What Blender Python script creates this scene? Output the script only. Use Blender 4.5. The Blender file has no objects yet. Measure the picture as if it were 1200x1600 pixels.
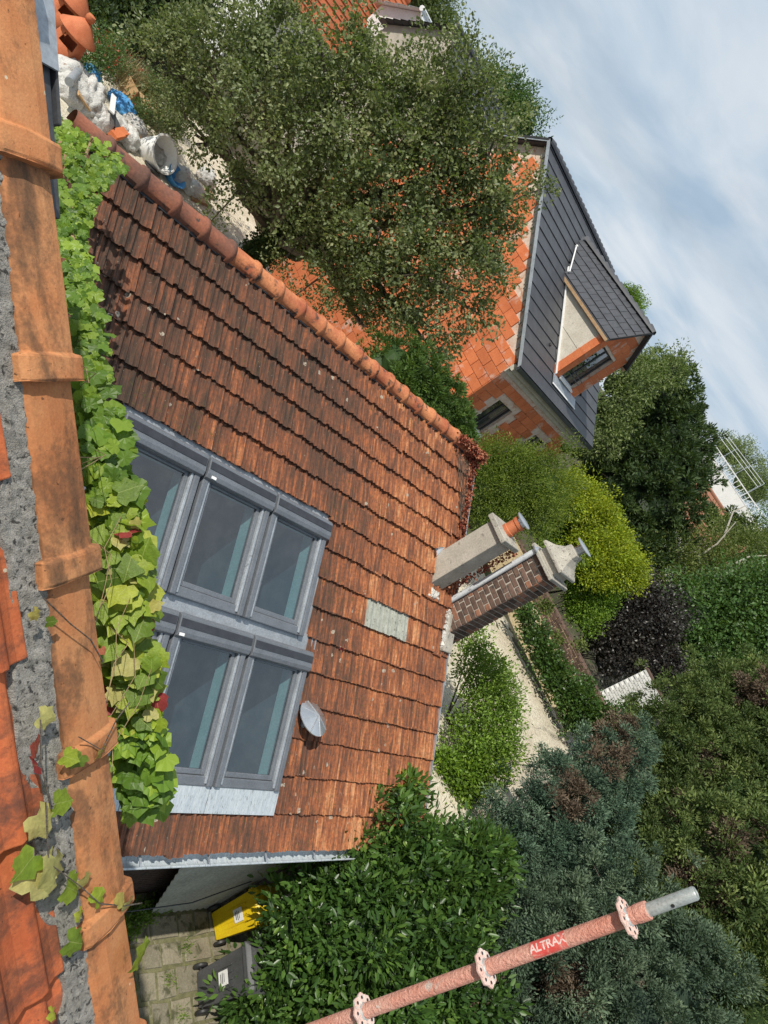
import bpy, math, random
import numpy as np
from math import sin, cos, pi, radians, sqrt, atan2, floor
from mathutils import Vector, Matrix

random.seed(7)
rng = np.random.default_rng(7)
scene = bpy.context.scene
COL = scene.collection

# ------------------------------------------------------------------ camera
CAM_AXES = np.array([[0.55277583, 0.34346881, 0.75925494], [-0.2754881, -0.78456379, 0.55548714], [0.78647644, -0.51622556, -0.33906633]])          # columns: image right, image down, view direction, in world axes
cam_data = bpy.data.cameras.new('camera')
cam = bpy.data.objects.new('camera', cam_data)
COL.objects.link(cam)
r_, d_, f_ = CAM_AXES[:, 0], CAM_AXES[:, 1], CAM_AXES[:, 2]
cm = Matrix.Identity(4)
for i in range(3):
    cm[i][0], cm[i][1], cm[i][2] = r_[i], -d_[i], -f_[i]
cm[0][3], cm[1][3], cm[2][3] = 0.0, 0.0, 8.5
cam.matrix_world = cm
cam_data.sensor_fit = 'HORIZONTAL'
cam_data.sensor_width = 36.0
cam_data.lens = 36.0 * 1110 / 1200
cam_data.clip_start = 0.05
cam_data.clip_end = 2000
scene.camera = cam

# ------------------------------------------------------------------ light
SUN = Vector((-0.63, 0.03, 0.77)).normalized()       # towards the sun
sun_el = math.asin(SUN.z)
world = bpy.data.worlds.new('World')
scene.world = world
world.use_nodes = True
nt = world.node_tree
nt.nodes.clear()
def wn(t, **k):
    n = nt.nodes.new(t)
    for a, b in k.items():
        setattr(n, a, b)
    return n
sky = wn('ShaderNodeTexSky', sky_type='NISHITA', sun_disc=False)
sky.sun_elevation = sun_el
sky.sun_rotation = atan2(SUN.x, SUN.y)
sky.air_density = 1.0
sky.dust_density = 1.2
tc = wn('ShaderNodeTexCoord')
sep = wn('ShaderNodeSeparateXYZ')
nt.links.new(tc.outputs['Generated'], sep.inputs[0])
zz = wn('ShaderNodeMath', operation='MAXIMUM'); zz.inputs[1].default_value = 0.0
nt.links.new(sep.outputs['Z'], zz.inputs[0])
za = wn('ShaderNodeMath', operation='ADD'); za.inputs[1].default_value = 0.16
nt.links.new(zz.outputs[0], za.inputs[0])
dx = wn('ShaderNodeMath', operation='DIVIDE'); nt.links.new(sep.outputs['X'], dx.inputs[0]); nt.links.new(za.outputs[0], dx.inputs[1])
dy = wn('ShaderNodeMath', operation='DIVIDE'); nt.links.new(sep.outputs['Y'], dy.inputs[0]); nt.links.new(za.outputs[0], dy.inputs[1])
cb = wn('ShaderNodeCombineXYZ'); nt.links.new(dx.outputs[0], cb.inputs[0]); nt.links.new(dy.outputs[0], cb.inputs[1])
mp = wn('ShaderNodeMapping'); mp.inputs['Rotation'].default_value = (0, 0, radians(-40)); mp.inputs['Scale'].default_value = (1.15, 0.85, 1)
nt.links.new(cb.outputs[0], mp.inputs[0])
n1 = wn('ShaderNodeTexNoise'); n1.inputs['Scale'].default_value = 0.75; n1.inputs['Detail'].default_value = 8; n1.inputs['Roughness'].default_value = 0.5; n1.inputs['Distortion'].default_value = 0.5
nt.links.new(mp.outputs[0], n1.inputs['Vector'])
r1 = wn('ShaderNodeValToRGB')
r1.color_ramp.elements[0].position = 0.28; r1.color_ramp.elements[0].color = (0.45, 0.45, 0.45, 1)
r1.color_ramp.elements[1].position = 0.56; r1.color_ramp.elements[1].color = (0.97, 0.97, 0.97, 1)
nt.links.new(n1.outputs['Fac'], r1.inputs[0])
n2 = wn('ShaderNodeTexNoise'); n2.inputs['Scale'].default_value = 1.7; n2.inputs['Detail'].default_value = 9; n2.inputs['Roughness'].default_value = 0.52; n2.inputs['Distortion'].default_value = 0.3
nt.links.new(mp.outputs[0], n2.inputs['Vector'])
r2 = wn('ShaderNodeValToRGB')
r2.color_ramp.elements[0].position = 0.34; r2.color_ramp.elements[0].color = (5.0, 6.5, 8.1, 1)
r2.color_ramp.elements[1].position = 0.66; r2.color_ramp.elements[1].color = (8.3, 9.0, 9.7, 1)
nt.links.new(n2.outputs['Fac'], r2.inputs[0])
mx = wn('ShaderNodeMix', data_type='RGBA')
nt.links.new(r1.outputs[0], mx.inputs['Factor'])
nt.links.new(sky.outputs[0], mx.inputs['A'])
nt.links.new(r2.outputs[0], mx.inputs['B'])
bg = wn('ShaderNodeBackground'); bg.inputs['Strength'].default_value = 0.085
nt.links.new(mx.outputs['Result'], bg.inputs['Color'])
wo = wn('ShaderNodeOutputWorld')
nt.links.new(bg.outputs[0], wo.inputs[0])

sl = bpy.data.lights.new('sun', 'SUN')
sl.energy = 4.6
sl.angle = radians(0.53)
sl.color = (1.0, 0.94, 0.84)
so = bpy.data.objects.new('sun', sl)
so.rotation_euler = (-SUN).to_track_quat('-Z', 'Y').to_euler()
so.location = SUN * 60
COL.objects.link(so)

scene.view_settings.view_transform = 'Standard'
scene.view_settings.look = 'None'
scene.view_settings.gamma = 1.0
scene.view_settings.use_curve_mapping = False
scene.view_settings.exposure = 0.05

# ------------------------------------------------------------------ helpers
LOC = {}                                     # world location of every parent object
def tag(o, label=None, cat=None, group=None, kind=None):
    if label: o['label'] = label
    if cat: o['category'] = cat
    if group: o['group'] = group
    if kind: o['kind'] = kind
    return o
def empty(name, loc, label, cat, group=None):
    o = bpy.data.objects.new(name, None)
    o.empty_display_size = 0.2
    o.location = loc
    COL.objects.link(o)
    LOC[o.name] = np.array(loc, float)
    return tag(o, label, cat, group)
def place(o, parent, loc=(0, 0, 0)):
    """link object o, whose world location is loc, under parent"""
    COL.objects.link(o)
    if parent is not None:
        o.parent = parent
        off = np.array(loc, float) - LOC[parent.name]
    else:
        off = np.array(loc, float)
    o.location = off
    LOC[o.name] = np.array(loc, float)
    return o
def inst(name, me, M, parent):
    """object on shared mesh data with world matrix M"""
    o = bpy.data.objects.new(name, me)
    COL.objects.link(o)
    if parent is not None:
        o.parent = parent
        M = Matrix.Translation(-Vector(LOC[parent.name])) @ M
    o.matrix_local = M
    return o
def basis(loc, ex, ey, ez):
    M = Matrix.Identity(4)
    for i in range(3):
        M[i][0], M[i][1], M[i][2], M[i][3] = ex[i], ey[i], ez[i], loc[i]
    return M
def unit(v):
    v = np.array(v, float)
    return v / np.linalg.norm(v)

class MB:
    """collects shapes in world coordinates"""
    def __init__(s): s.v = []; s.f = []
    def add(s, vs, fs):
        o = len(s.v); s.v += [tuple(map(float, p)) for p in vs]; s.f += [tuple(i + o for i in f) for f in fs]; return s
    def box(s, c, size, ex=(1, 0, 0), ey=(0, 1, 0), ez=(0, 0, 1), taper=1.0, bevel=0):
        c = np.array(c, float); ex, ey, ez = map(np.array, (ex, ey, ez)); a, b, h = [q / 2 for q in size]
        vs = []
        for sz in (-1, 1):
            t = taper if sz > 0 else 1.0
            for sx, sy in ((-1, -1), (1, -1), (1, 1), (-1, 1)):
                vs.append(c + ex * a * sx * t + ey * b * sy * t + ez * h * sz)
        return s.add(vs, [(3, 2, 1, 0), (4, 5, 6, 7), (0, 1, 5, 4), (1, 2, 6, 5), (2, 3, 7, 6), (3, 0, 4, 7)])
    def tube(s, p0, p1, r0, r1=None, n=8, caps=True):
        r1 = r0 if r1 is None else r1
        p0, p1 = np.array(p0, float), np.array(p1, float); d = p1 - p0; L = np.linalg.norm(d)
        if L < 1e-6: return s
        d /= L; a = np.cross(d, (0, 0, 1) if abs(d[2]) < .9 else (1, 0, 0)); a /= np.linalg.norm(a); b = np.cross(d, a)
        vs = []
        for p, r in ((p0, r0), (p1, r1)):
            for i in range(n):
                t = 2 * pi * i / n; vs.append(p + (a * cos(t) + b * sin(t)) * r)
        fs = [(i, (i + 1) % n, n + (i + 1) % n, n + i) for i in range(n)]
        if caps: fs += [tuple(range(n - 1, -1, -1)), tuple(range(n, 2 * n))]
        return s.add(vs, fs)
    def path(s, pts, rs, n=7):
        pts = [np.array(p, float) for p in pts]; rings = []
        for k, p in enumerate(pts):
            d = pts[min(k + 1, len(pts) - 1)] - pts[max(k - 1, 0)]; d = d / (np.linalg.norm(d) + 1e-9)
            a = np.cross(d, (0.3, 0.1, 1) if abs(d[2]) < .9 else (1, 0, 0)); a /= np.linalg.norm(a); b = np.cross(d, a)
            r = rs[k] if hasattr(rs, '__len__') else rs
            rings.append([p + (a * cos(2 * pi * i / n) + b * sin(2 * pi * i / n)) * r for i in range(n)])
        vs = [q for g in rings for q in g]; fs = []
        for k in range(len(rings) - 1):
            for i in range(n):
                fs.append((k * n + i, k * n + (i + 1) % n, (k + 1) * n + (i + 1) % n, (k + 1) * n + i))
        fs += [tuple(range(n - 1, -1, -1)), tuple(range((len(rings) - 1) * n, len(rings) * n))]
        return s.add(vs, fs)
    def lathe(s, c, prof, n=20, ax=(0, 0, 1)):
        c = np.array(c, float); ax = unit(ax); a = np.cross(ax, (0, 1, 0) if abs(ax[1]) < .9 else (1, 0, 0)); a = unit(a); b = np.cross(ax, a)
        vs = []; fs = []
        for r, z in prof:
            for i in range(n):
                t = 2 * pi * i / n; vs.append(c + ax * z + (a * cos(t) + b * sin(t)) * max(r, 1e-4))
        for k in range(len(prof) - 1):
            for i in range(n):
                fs.append((k * n + i, k * n + (i + 1) % n, (k + 1) * n + (i + 1) % n, (k + 1) * n + i))
        fs += [tuple(range(n - 1, -1, -1)), tuple(range((len(prof) - 1) * n, len(prof) * n))]
        return s.add(vs, fs)
    def prism(s, poly, d):
        """polygon (3D points, planar) extruded by vector d"""
        n = len(poly); d = np.array(d, float); vs = [np.array(p, float) for p in poly]; vs += [p + d for p in vs[:n]]
        return s.add(vs, [tuple(range(n - 1, -1, -1)), tuple(range(n, 2 * n))] + [(i, (i + 1) % n, n + (i + 1) % n, n + i) for i in range(n)])
    def mesh(s, name, mat, origin=(0, 0, 0), smooth=False):
        me = bpy.data.meshes.new(name); o = np.array(origin, float)
        me.from_pydata([tuple(np.array(p) - o) for p in s.v], [], s.f)
        if mat: me.materials.append(mat)
        if smooth:
            me.polygons.foreach_set('use_smooth', [True] * len(me.polygons))
        me.update()
        return me
    def build(s, name, mat, parent=None, origin=None, smooth=False, bevel=0, keep=False):
        if origin is None:
            origin = LOC[parent.name] if parent is not None else (0, 0, 0)
        import bmesh
        me = s.mesh(name, mat, origin, smooth)
        if not keep:
            bm = bmesh.new(); bm.from_mesh(me); bmesh.ops.recalc_face_normals(bm, faces=bm.faces); bm.to_mesh(me); bm.free()
        o = bpy.data.objects.new(name, me)
        if bevel:
            m = o.modifiers.new('bevel', 'BEVEL'); m.width = bevel; m.segments = 2; m.limit_method = 'ANGLE'
        if smooth:
            try: me.set_sharp_from_angle(angle=radians(40))
            except Exception: pass
        return place(o, parent, origin)

# ------------------------------------------------------------------ materials
class NT:
    def __init__(s, name):
        s.m = bpy.data.materials.new(name); s.m.use_nodes = True; s.t = s.m.node_tree; s.t.nodes.clear()
        s.out = s.t.nodes.new('ShaderNodeOutputMaterial')
        s.geo = s.t.nodes.new('ShaderNodeNewGeometry')
    def n(s, t, **k):
        q = s.t.nodes.new(t)
        for a, b in k.items(): setattr(q, a, b)
        return q
    def l(s, a, b): s.t.links.new(a, b)
    def vec(s, scale=(1, 1, 1), rot=(0, 0, 0), obj=False, loc=(0, 0, 0)):
        m = s.n('ShaderNodeMapping'); m.inputs['Scale'].default_value = scale; m.inputs['Rotation'].default_value = rot; m.inputs['Location'].default_value = loc
        if obj:
            tc = s.n('ShaderNodeTexCoord'); s.l(tc.outputs['Object'], m.inputs[0])
        else:
            s.l(s.geo.outputs['Position'], m.inputs[0])
        return m.outputs[0]
    def noise(s, scale, detail=4, rough=.55, vec=None, dist=0):
        q = s.n('ShaderNodeTexNoise'); q.inputs['Scale'].default_value = scale; q.inputs['Detail'].default_value = detail; q.inputs['Roughness'].default_value = rough; q.inputs['Distortion'].default_value = dist
        s.l(vec if vec is not None else s.geo.outputs['Position'], q.inputs['Vector'])
        return q.outputs['Fac']
    def ramp(s, fac, stops, interp='LINEAR'):
        q = s.n('ShaderNodeValToRGB'); cr = q.color_ramp; cr.interpolation = interp
        while len(cr.elements) < len(stops): cr.elements.new(.5)
        for e, (p, c) in zip(cr.elements, stops):
            e.position = p; e.color = (c, c, c, 1) if not hasattr(c, '__len__') else (*c, 1)
        s.l(fac, q.inputs[0]); return q.outputs[0]
    def mix(s, fac, a, b, blend='MIX'):
        q = s.n('ShaderNodeMix', data_type='RGBA', blend_type=blend)
        for v, i in ((fac, 'Factor'), (a, 'A'), (b, 'B')):
            if hasattr(v, 'is_output') or isinstance(v, bpy.types.NodeSocket): s.l(v, q.inputs[i])
            elif i == 'Factor': q.inputs[i].default_value = v
            else: q.inputs[i].default_value = (*v, 1)
        return q.outputs['Result']
    def math(s, op, a, b=None, c=None):
        q = s.n('ShaderNodeMath', operation=op)
        for v, i in ((a, 0), (b, 1), (c, 2)):
            if v is None: continue
            if isinstance(v, bpy.types.NodeSocket): s.l(v, q.inputs[i])
            else: q.inputs[i].default_value = v
        return q.outputs[0]
    def bump(s, h, strength=.4, dist=.01):
        q = s.n('ShaderNodeBump'); q.inputs['Strength'].default_value = strength; q.inputs['Distance'].default_value = dist
        s.l(h, q.inputs['Height']); return q.outputs[0]
    def finish(s, col, rough=.8, normal=None, metal=0, spec=.4):
        p = s.n('ShaderNodeBsdfPrincipled')
        if isinstance(col, bpy.types.NodeSocket): s.l(col, p.inputs['Base Color'])
        else: p.inputs['Base Color'].default_value = (*col, 1)
        if isinstance(rough, bpy.types.NodeSocket): s.l(rough, p.inputs['Roughness'])
        else: p.inputs['Roughness'].default_value = rough
        p.inputs['Metallic'].default_value = metal
        p.inputs['Specular IOR Level'].default_value = spec
        if normal is not None: s.l(normal, p.inputs['Normal'])
        s.l(p.outputs[0], s.out.inputs[0]); return s.m

def surf(name, c1, c2, scale=3, c3=None, s3=18, t3=.62, rough=.8, bump=.35, bs=40, bd=.006, metal=0, spec=.4, rnd=0.0, stretch=(1, 1, 1), rot=(0, 0, 0)):
    """weathered surface: two tones, blotches of a third, fine relief, optional change from object to object"""
    m = NT(name); v = m.vec(stretch, rot)
    f = m.ramp(m.noise(scale, 6, .6, v), [(.35, 0.0), (.65, 1.0)])
    col = m.mix(f, c1, c2)
    fine = m.noise(scale * 14, 4, .65, v)
    col = m.mix(.35, col, m.ramp(fine, [(.3, .25), (.7, .9)]), 'OVERLAY')
    if c3 is not None:
        col = m.mix(m.ramp(m.noise(s3, 5, .6, v, .4), [(t3, 0.0), (t3 + .1, 1.0)]), col, c3)
    if rnd:
        oi = m.n('ShaderNodeObjectInfo')
        col = m.mix(1.0, col, m.ramp(oi.outputs['Random'], [(0, 1 - rnd), (1, 1.0)]), 'MULTIPLY')
    return m.finish(col, rough, m.bump(m.noise(bs, 5, .65, v), bump, bd), metal, spec)

def leafmat(name, stops, trans=.35, rough=.5, spec=.35, tcol=None, blotch=.5):
    m = NT(name); a = m.n('ShaderNodeAttribute', attribute_name='rnd')
    col = m.ramp(a.outputs['Fac'], stops)
    col = m.mix(blotch, col, m.ramp(m.noise(1.3, 3), [(.3, .3), (.7, .85)]), 'OVERLAY')
    p = m.n('ShaderNodeBsdfPrincipled'); m.l(col, p.inputs['Base Color']); p.inputs['Roughness'].default_value = rough; p.inputs['Specular IOR Level'].default_value = spec
    t = m.n('ShaderNodeBsdfTranslucent'); m.l(m.mix(.5, col, tcol or (.25, .4, .03)), t.inputs['Color'])
    x = m.n('ShaderNodeMixShader'); x.inputs[0].default_value = trans
    m.l(p.outputs[0], x.inputs[1]); m.l(t.outputs[0], x.inputs[2]); m.l(x.outputs[0], m.out.inputs[0])
    return m.m

SL = radians(33.46)                            # pitch of the old roof
SV = np.array([0, cos(SL), sin(SL)]); RN = np.array([0, -sin(SL), cos(SL)])
TW, TG = 0.215, 0.332                          # tile cover width and gauge

def roof_tile_mat():
    m = NT('old_clay_tile'); s = m.n('ShaderNodeSeparateXYZ'); m.l(m.geo.outputs['Position'], s.inputs[0])
    u = s.outputs['X']
    v = m.math('ADD', m.math('MULTIPLY', s.outputs['Y'], cos(SL)), m.math('MULTIPLY', s.outputs['Z'], sin(SL)))
    vr = m.math('SUBTRACT', v, 8.5 * sin(SL))
    cu = m.math('FLOOR', m.math('DIVIDE', m.math('SUBTRACT', u, 9.86), TW))
    cv = m.math('FLOOR', m.math('ADD', m.math('ADD', m.math('MULTIPLY', m.math('MULTIPLY', vr, vr), -.0718), m.math('MULTIPLY', vr, -2.441)), 12.0))
    c = m.n('ShaderNodeCombineXYZ'); m.l(cu, c.inputs[0]); m.l(cv, c.inputs[1])
    wnz = m.n('ShaderNodeTexWhiteNoise', noise_dimensions='3D'); m.l(c.outputs[0], wnz.inputs['Vector'])
    st = m.n('ShaderNodeCombineXYZ'); m.l(m.math('MULTIPLY', u, 34.0), st.inputs[0]); m.l(m.math('MULTIPLY', v, 2.6), st.inputs[1]); m.l(m.math('MULTIPLY', wnz.outputs['Value'], 30.0), st.inputs[2])
    streak = m.noise(1.0, 5, .62, st.outputs[0], .3)
    big = m.noise(.42, 3, .5)
    # more fresh orange towards the far gable, more soot and moss at the near end
    far = m.n('ShaderNodeMapRange'); far.inputs[1].default_value = 2.5; far.inputs[2].default_value = 10.0; far.inputs[3].default_value = -.15; far.inputs[4].default_value = .18; m.l(u, far.inputs[0])
    val = m.math('ADD', m.math('ADD', m.math('MULTIPLY', m.math('ADD', m.math('MULTIPLY', m.math('SUBTRACT', streak, .5), 1.35), .5), .95), m.math('MULTIPLY', wnz.outputs['Value'], .16)), far.outputs[0])
    val = m.math('ADD', val, m.math('MULTIPLY', m.math('SUBTRACT', big, .5), .7))
    col = m.ramp(val, [(.22, (.047, .034, .026)), (.42, (.105, .055, .037)), (.60, (.195, .076, .042)), (.78, (.38, .133, .055)), (.95, (.54, .27, .13))])
    grime = m.noise(26, 5, .7)
    col = m.mix(m.ramp(grime, [(.42, 0.0), (.62, .75)]), col, m.mix(.6, col, (.045, .036, .03)))
    vo = m.n('ShaderNodeTexVoronoi'); vo.inputs['Scale'].default_value = 5.5; vo.inputs['Randomness'].default_value = 1; m.l(m.geo.outputs['Position'], vo.inputs['Vector'])
    lich = m.math('MULTIPLY', m.math('LESS_THAN', m.math('ADD', vo.outputs['Distance'], m.math('MULTIPLY', m.noise(22, 3), .2)), .26), m.math('GREATER_THAN', m.noise(1.1, 3), .56))
    lich = m.math('MULTIPLY', lich, m.math('GREATER_THAN', m.noise(55, 3), .42))
    col = m.mix(lich, col, (.34, .30, .24))
    sp = m.math('GREATER_THAN', m.noise(48, 4, .6), .69)
    col = m.mix(m.math('MULTIPLY', sp, .7), col, (.36, .31, .24))
    ms = m.math('MULTIPLY', m.math('GREATER_THAN', m.noise(30, 4, .7), .60), m.math('GREATER_THAN', m.noise(.9, 2), .55))
    col = m.mix(m.math('MULTIPLY', ms, .6), col, (.07, .065, .02))
    return m.finish(col, .9, m.bump(m.math('ADD', streak, m.noise(60, 4, .7)), .45, .006), 0, .2)

def claymat(name, c1, c2, c3, t3, rnd):
    """fired clay: sandy grain, pores, long soot stains and lichen dots"""
    m = NT(name); oi = m.n('ShaderNodeObjectInfo'); v = m.vec(obj=True)
    off = m.n('ShaderNodeVectorMath', operation='ADD'); m.l(v, off.inputs[0]); sc = m.n('ShaderNodeVectorMath', operation='SCALE'); cx_ = m.n('ShaderNodeCombineXYZ')
    for i in range(3): m.l(oi.outputs['Random'], cx_.inputs[i])
    m.l(cx_.outputs[0], sc.inputs[0]); sc.inputs['Scale'].default_value = 37.0; m.l(sc.outputs[0], off.inputs[1]); v = off.outputs[0]
    st = m.n('ShaderNodeVectorMath', operation='MULTIPLY'); m.l(v, st.inputs[0]); st.inputs[1].default_value = (.45, 1.0, 1.0)
    col = m.mix(m.ramp(m.noise(7, 6, .6, v), [(.35, 0.0), (.65, 1.0)]), c1, c2)
    col = m.mix(m.ramp(m.noise(160, 3, .6, v), [(.35, .28), (.7, 0.0)]), col, (c2[0] * .45, c2[1] * .4, c2[2] * .4))
    soot = m.math('ADD', m.math('MULTIPLY', m.noise(8.5, 5, .62, st.outputs[0], .5), .75), m.math('MULTIPLY', m.noise(70, 4, .7, v), .25))
    col = m.mix(m.ramp(soot, [(t3, 0.0), (t3 + .09, .55), (t3 + .2, .9)]), col, c3)
    pores = m.ramp(m.noise(95, 2, .5, v), [(.70, 0.0), (.76, .8)]); col = m.mix(pores, col, (.10, .05, .03))
    vo = m.n('ShaderNodeTexVoronoi'); vo.inputs['Scale'].default_value = 26; m.l(v, vo.inputs['Vector'])
    dots = m.math('MULTIPLY', m.math('LESS_THAN', vo.outputs['Distance'], .10), m.math('GREATER_THAN', m.noise(6, 2, .5, v), .60)); col = m.mix(dots, col, (.55, .46, .33))
    col = m.mix(1.0, col, m.ramp(oi.outputs['Random'], [(0, 1 - rnd), (1, 1.0)]), 'MULTIPLY')
    h = m.math('SUBTRACT', m.math('ADD', m.math('MULTIPLY', m.noise(240, 3, .6, v), .5), m.math('MULTIPLY', m.noise(30, 4, .6, v), .8)), m.math('MULTIPLY', pores, .6))
    return m.finish(col, .92, m.bump(h, .5, .0022), 0, .15)

M = {}
M['tile'] = roof_tile_mat()
M['ridge'] = surf('ridge_clay', (.30, .085, .04), (.50, .20, .085), 3, (.06, .04, .03), 7, .56, .9, .5)
M['ridge_old'] = surf('ridge_clay_sooty', (.11, .055, .04), (.26, .09, .05), 3, (.05, .04, .035), 9, .58, .9, .5)
M['verge'] = claymat('verge_clay', (.60, .29, .13), (.52, .20, .08), (.075, .052, .036), .47, .2)
M['neartile'] = claymat('fresh_clay_tile', (.62, .185, .075), (.50, .125, .05), (.07, .05, .042), .485, .3)
M['mortar'] = surf('grey_mortar', (.20, .19, .165), (.36, .34, .305), 60, (.05, .046, .042), 85, .54, .95, 1.0, 260, .008)
M['limecrust'] = surf('lime_mortar_crust', (.44, .42, .38), (.60, .58, .53), 14, (.20, .19, .17), 22, .55, .95, .8, 90, .01)
M['zinc'] = surf('zinc', (.27, .295, .32), (.37, .40, .43), 4, (.17, .18, .19), 9, .62, .45, .15, metal=.35)
M['zincdirty'] = surf('streaked_zinc', (.40, .45, .49), (.52, .57, .60), 3, (.12, .13, .11), 14, .58, .55, .15, metal=.2, stretch=(9, 1, 1))
M['anth'] = surf('anthracite_metal', (.035, .037, .042), (.055, .058, .064), 6, None, rough=.4, bump=.1)
M['winframe'] = surf('grey_window_cover', (.135, .147, .163), (.165, .178, .197), 5, (.11, .12, .13), 30, .68, .38, .08, metal=.25)
M['windark'] = surf('solar_strip', (.028, .03, .036), (.04, .042, .05), 9, None, rough=.3, bump=.05)
M['reveal'] = surf('reveal_board', (.30, .45, .44), (.36, .50, .49), 3, None, rough=.7, bump=.1)
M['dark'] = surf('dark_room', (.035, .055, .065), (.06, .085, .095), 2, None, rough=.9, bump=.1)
M['cement'] = surf('cement_render', (.33, .30, .25), (.43, .39, .33), 3, (.20, .18, .15), 8, .60, .95, .5, 60, .006)
M['concrete'] = surf('concrete', (.30, .28, .24), (.42, .39, .33), 5, (.10, .095, .085), 20, .56, .95, .8, 70, .01)
M['mortarl'] = surf('lime_joint', (.36, .32, .27), (.46, .42, .36), 20, None, rough=.95, bump=.6)
M['brick'] = surf('brown_brick', (.135, .085, .066), (.20, .125, .092), 8, (.07, .058, .05), 15, .55, .92, .7, 90, .006, rnd=.45)
M['brickred'] = surf('red_brick', (.26, .12, .075), (.31, .15, .09), 8, (.12, .07, .05), 15, .6, .92, .7, 90, .006, rnd=.3)
M['brickdark'] = surf('dark_wall_brick', (.085, .055, .042), (.13, .08, .058), 8, (.05, .04, .035), 15, .55, .92, .7, 90, .006, rnd=.45)
M['pot'] = surf('terracotta', (.42, .115, .045), (.50, .16, .07), 5, (.16, .06, .035), 9, .66, .8, .3)
M['steel'] = surf('dull_steel', (.55, .56, .57), (.64, .65, .66), 6, (.40, .40, .40), 12, .66, .30, .10, metal=.85)
M['paintpipe'] = surf('flaking_pipe_paint', (.50, .52, .54), (.60, .62, .63), 4, (.16, .12, .11), 13, .58, .6, .4)
M['block'] = surf('clay_block', (.66, .195, .075), (.56, .15, .055), 2.2, (.68, .46, .37), 1.6, .57, .9, .5, 55, .004, rnd=.26)
M['blockjoint'] = surf('block_joint_mortar', (.50, .36, .28), (.60, .50, .42), 4, (.44, .22, .13), 5, .55, .95, .5)
M['ringbeam'] = surf('ring_beam_concrete', (.40, .36, .30), (.50, .47, .40), 2.5, (.30, .26, .2), 6, .6, .95, .4)
M['slate'] = surf('dark_grey_roof_tile', (.048, .050, .057), (.066, .069, .077), 3, (.10, .10, .105), 14, .72, .5, .25, 60, .003, spec=.45)
M['panelboard'] = surf('fibre_cement_board', (.44, .40, .33), (.52, .48, .41), 2.5, (.36, .33, .28), 9, .6, .9, .2)
M['whiteplastic'] = surf('white_trim', (.70, .70, .69), (.78, .78, .77), 5, None, rough=.5, bump=.08)
M['wood'] = surf('weathered_board', (.30, .19, .10), (.38, .25, .14), 6, (.16, .10, .06), 20, .6, .8, .3)
M['soil'] = surf('garden_soil', (.055, .048, .030), (.095, .078, .05), 1.2, (.05, .075, .02), 3, .5, .95, .8, 14, .05)
M['sand'] = surf('pale_sand', (.50, .44, .33), (.62, .56, .44), .9, (.36, .31, .23), 5, .60, .95, 1.0, 18, .05)
M['ledge'] = surf('tan_wall_render', (.46, .36, .20), (.56, .46, .29), 1.8, (.30, .24, .15), 5, .58, .95, .9, 30, .02)
M['paver'] = surf('courtyard_stone', (.20, .175, .12), (.28, .25, .18), 3, (.085, .085, .045), 5, .52, .95, .8, 40, .008, rnd=.3)
M['joint'] = surf('mossy_joint', (.10, .10, .05), (.17, .16, .08), 9, (.25, .23, .16), 16, .58, .95, .8)
M['yellow'] = surf('yellow_plastic', (.62, .42, .008), (.68, .48, .012), 4, (.45, .3, .02), 12, .72, .42, .06)
M['black'] = surf('black_plastic', (.018, .018, .019), (.03, .03, .031), 4, None, rough=.5, bump=.08)
M['greybin'] = surf('dark_grey_plastic', (.055, .057, .06), (.075, .077, .08), 4, None, rough=.48, bump=.08)
M['paper'] = surf('paper_label', (.72, .72, .70), (.78, .78, .76), 8, (.25, .25, .27), 16, .62, .6, .1)
M['sheet'] = surf('grey_sheet', (.26, .26, .22), (.33, .33, .28), 2, None, rough=.7, bump=.1)
M['sack'] = surf('white_sack', (.50, .49, .46), (.64, .63, .60), 3, (.36, .27, .21), 5, .58, .7, 1.0, 9, .06, rnd=.2)
M['blue'] = surf('blue_plastic', (.06, .24, .55), (.09, .32, .62), 3, None, rough=.5, bump=.3)
M['card'] = surf('cardboard', (.40, .25, .12), (.48, .32, .17), 3, None, rough=.85, bump=.2)
M['bark'] = surf('bark', (.075, .06, .045), (.12, .10, .08), 8, (.04, .035, .03), 15, .55, .95, 1.0, 40, .02)
M['vinestem'] = surf('vine_stem', (.20, .13, .07), (.30, .22, .11), 20, None, rough=.8, bump=.3)
M['palebark'] = surf('pale_bark', (.34, .31, .25), (.45, .42, .36), 8, None, rough=.9, bump=.5)
M['whitewall'] = surf('white_render', (.66, .66, .64), (.74, .74, .72), 1, (.55, .55, .53), 3, .64, .9, .2)
M['whitebrick'] = surf('white_painted_brick', (.58, .58, .55), (.66, .66, .63), 4, (.42, .40, .37), 9, .58, .85, .4, rnd=.15)
M['orangeroof'] = surf('far_orange_tile', (.52, .15, .06), (.44, .12, .05), 3, None, rough=.85, bump=.3, rnd=.2)
M['redsteel'] = surf('flaking_red_scaffold_paint', (.60, .25, .18), (.68, .36, .28), 9, (.60, .52, .46), 16, .60, .6, 1.0, 90, .01)
M['galv'] = surf('galvanised_steel', (.34, .37, .36), (.46, .49, .48), 9, (.26, .27, .26), 30, .6, .42, .2, metal=.4)
M['castring'] = surf('cast_steel_with_pink_paint', (.58, .36, .30), (.62, .50, .45), 30, (.42, .40, .38), 40, .58, .6, .6, 120, .006)
M['redlabel'] = surf('red_sticker', (.60, .07, .06), (.66, .16, .13), 20, (.64, .36, .29), 40, .56, .5, .1)
M['whiteprint'] = surf('white_print', (.70, .50, .45), (.76, .64, .60), 40, (.62, .16, .13), 60, .58, rough=.5, bump=.05)
M['deadleaf'] = leafmat('dead_red_leaf', [(0, (.16, .035, .025)), (.5, (.28, .085, .05)), (1, (.36, .17, .10))], .1, .8, .1, (.3, .1, .04))

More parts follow.
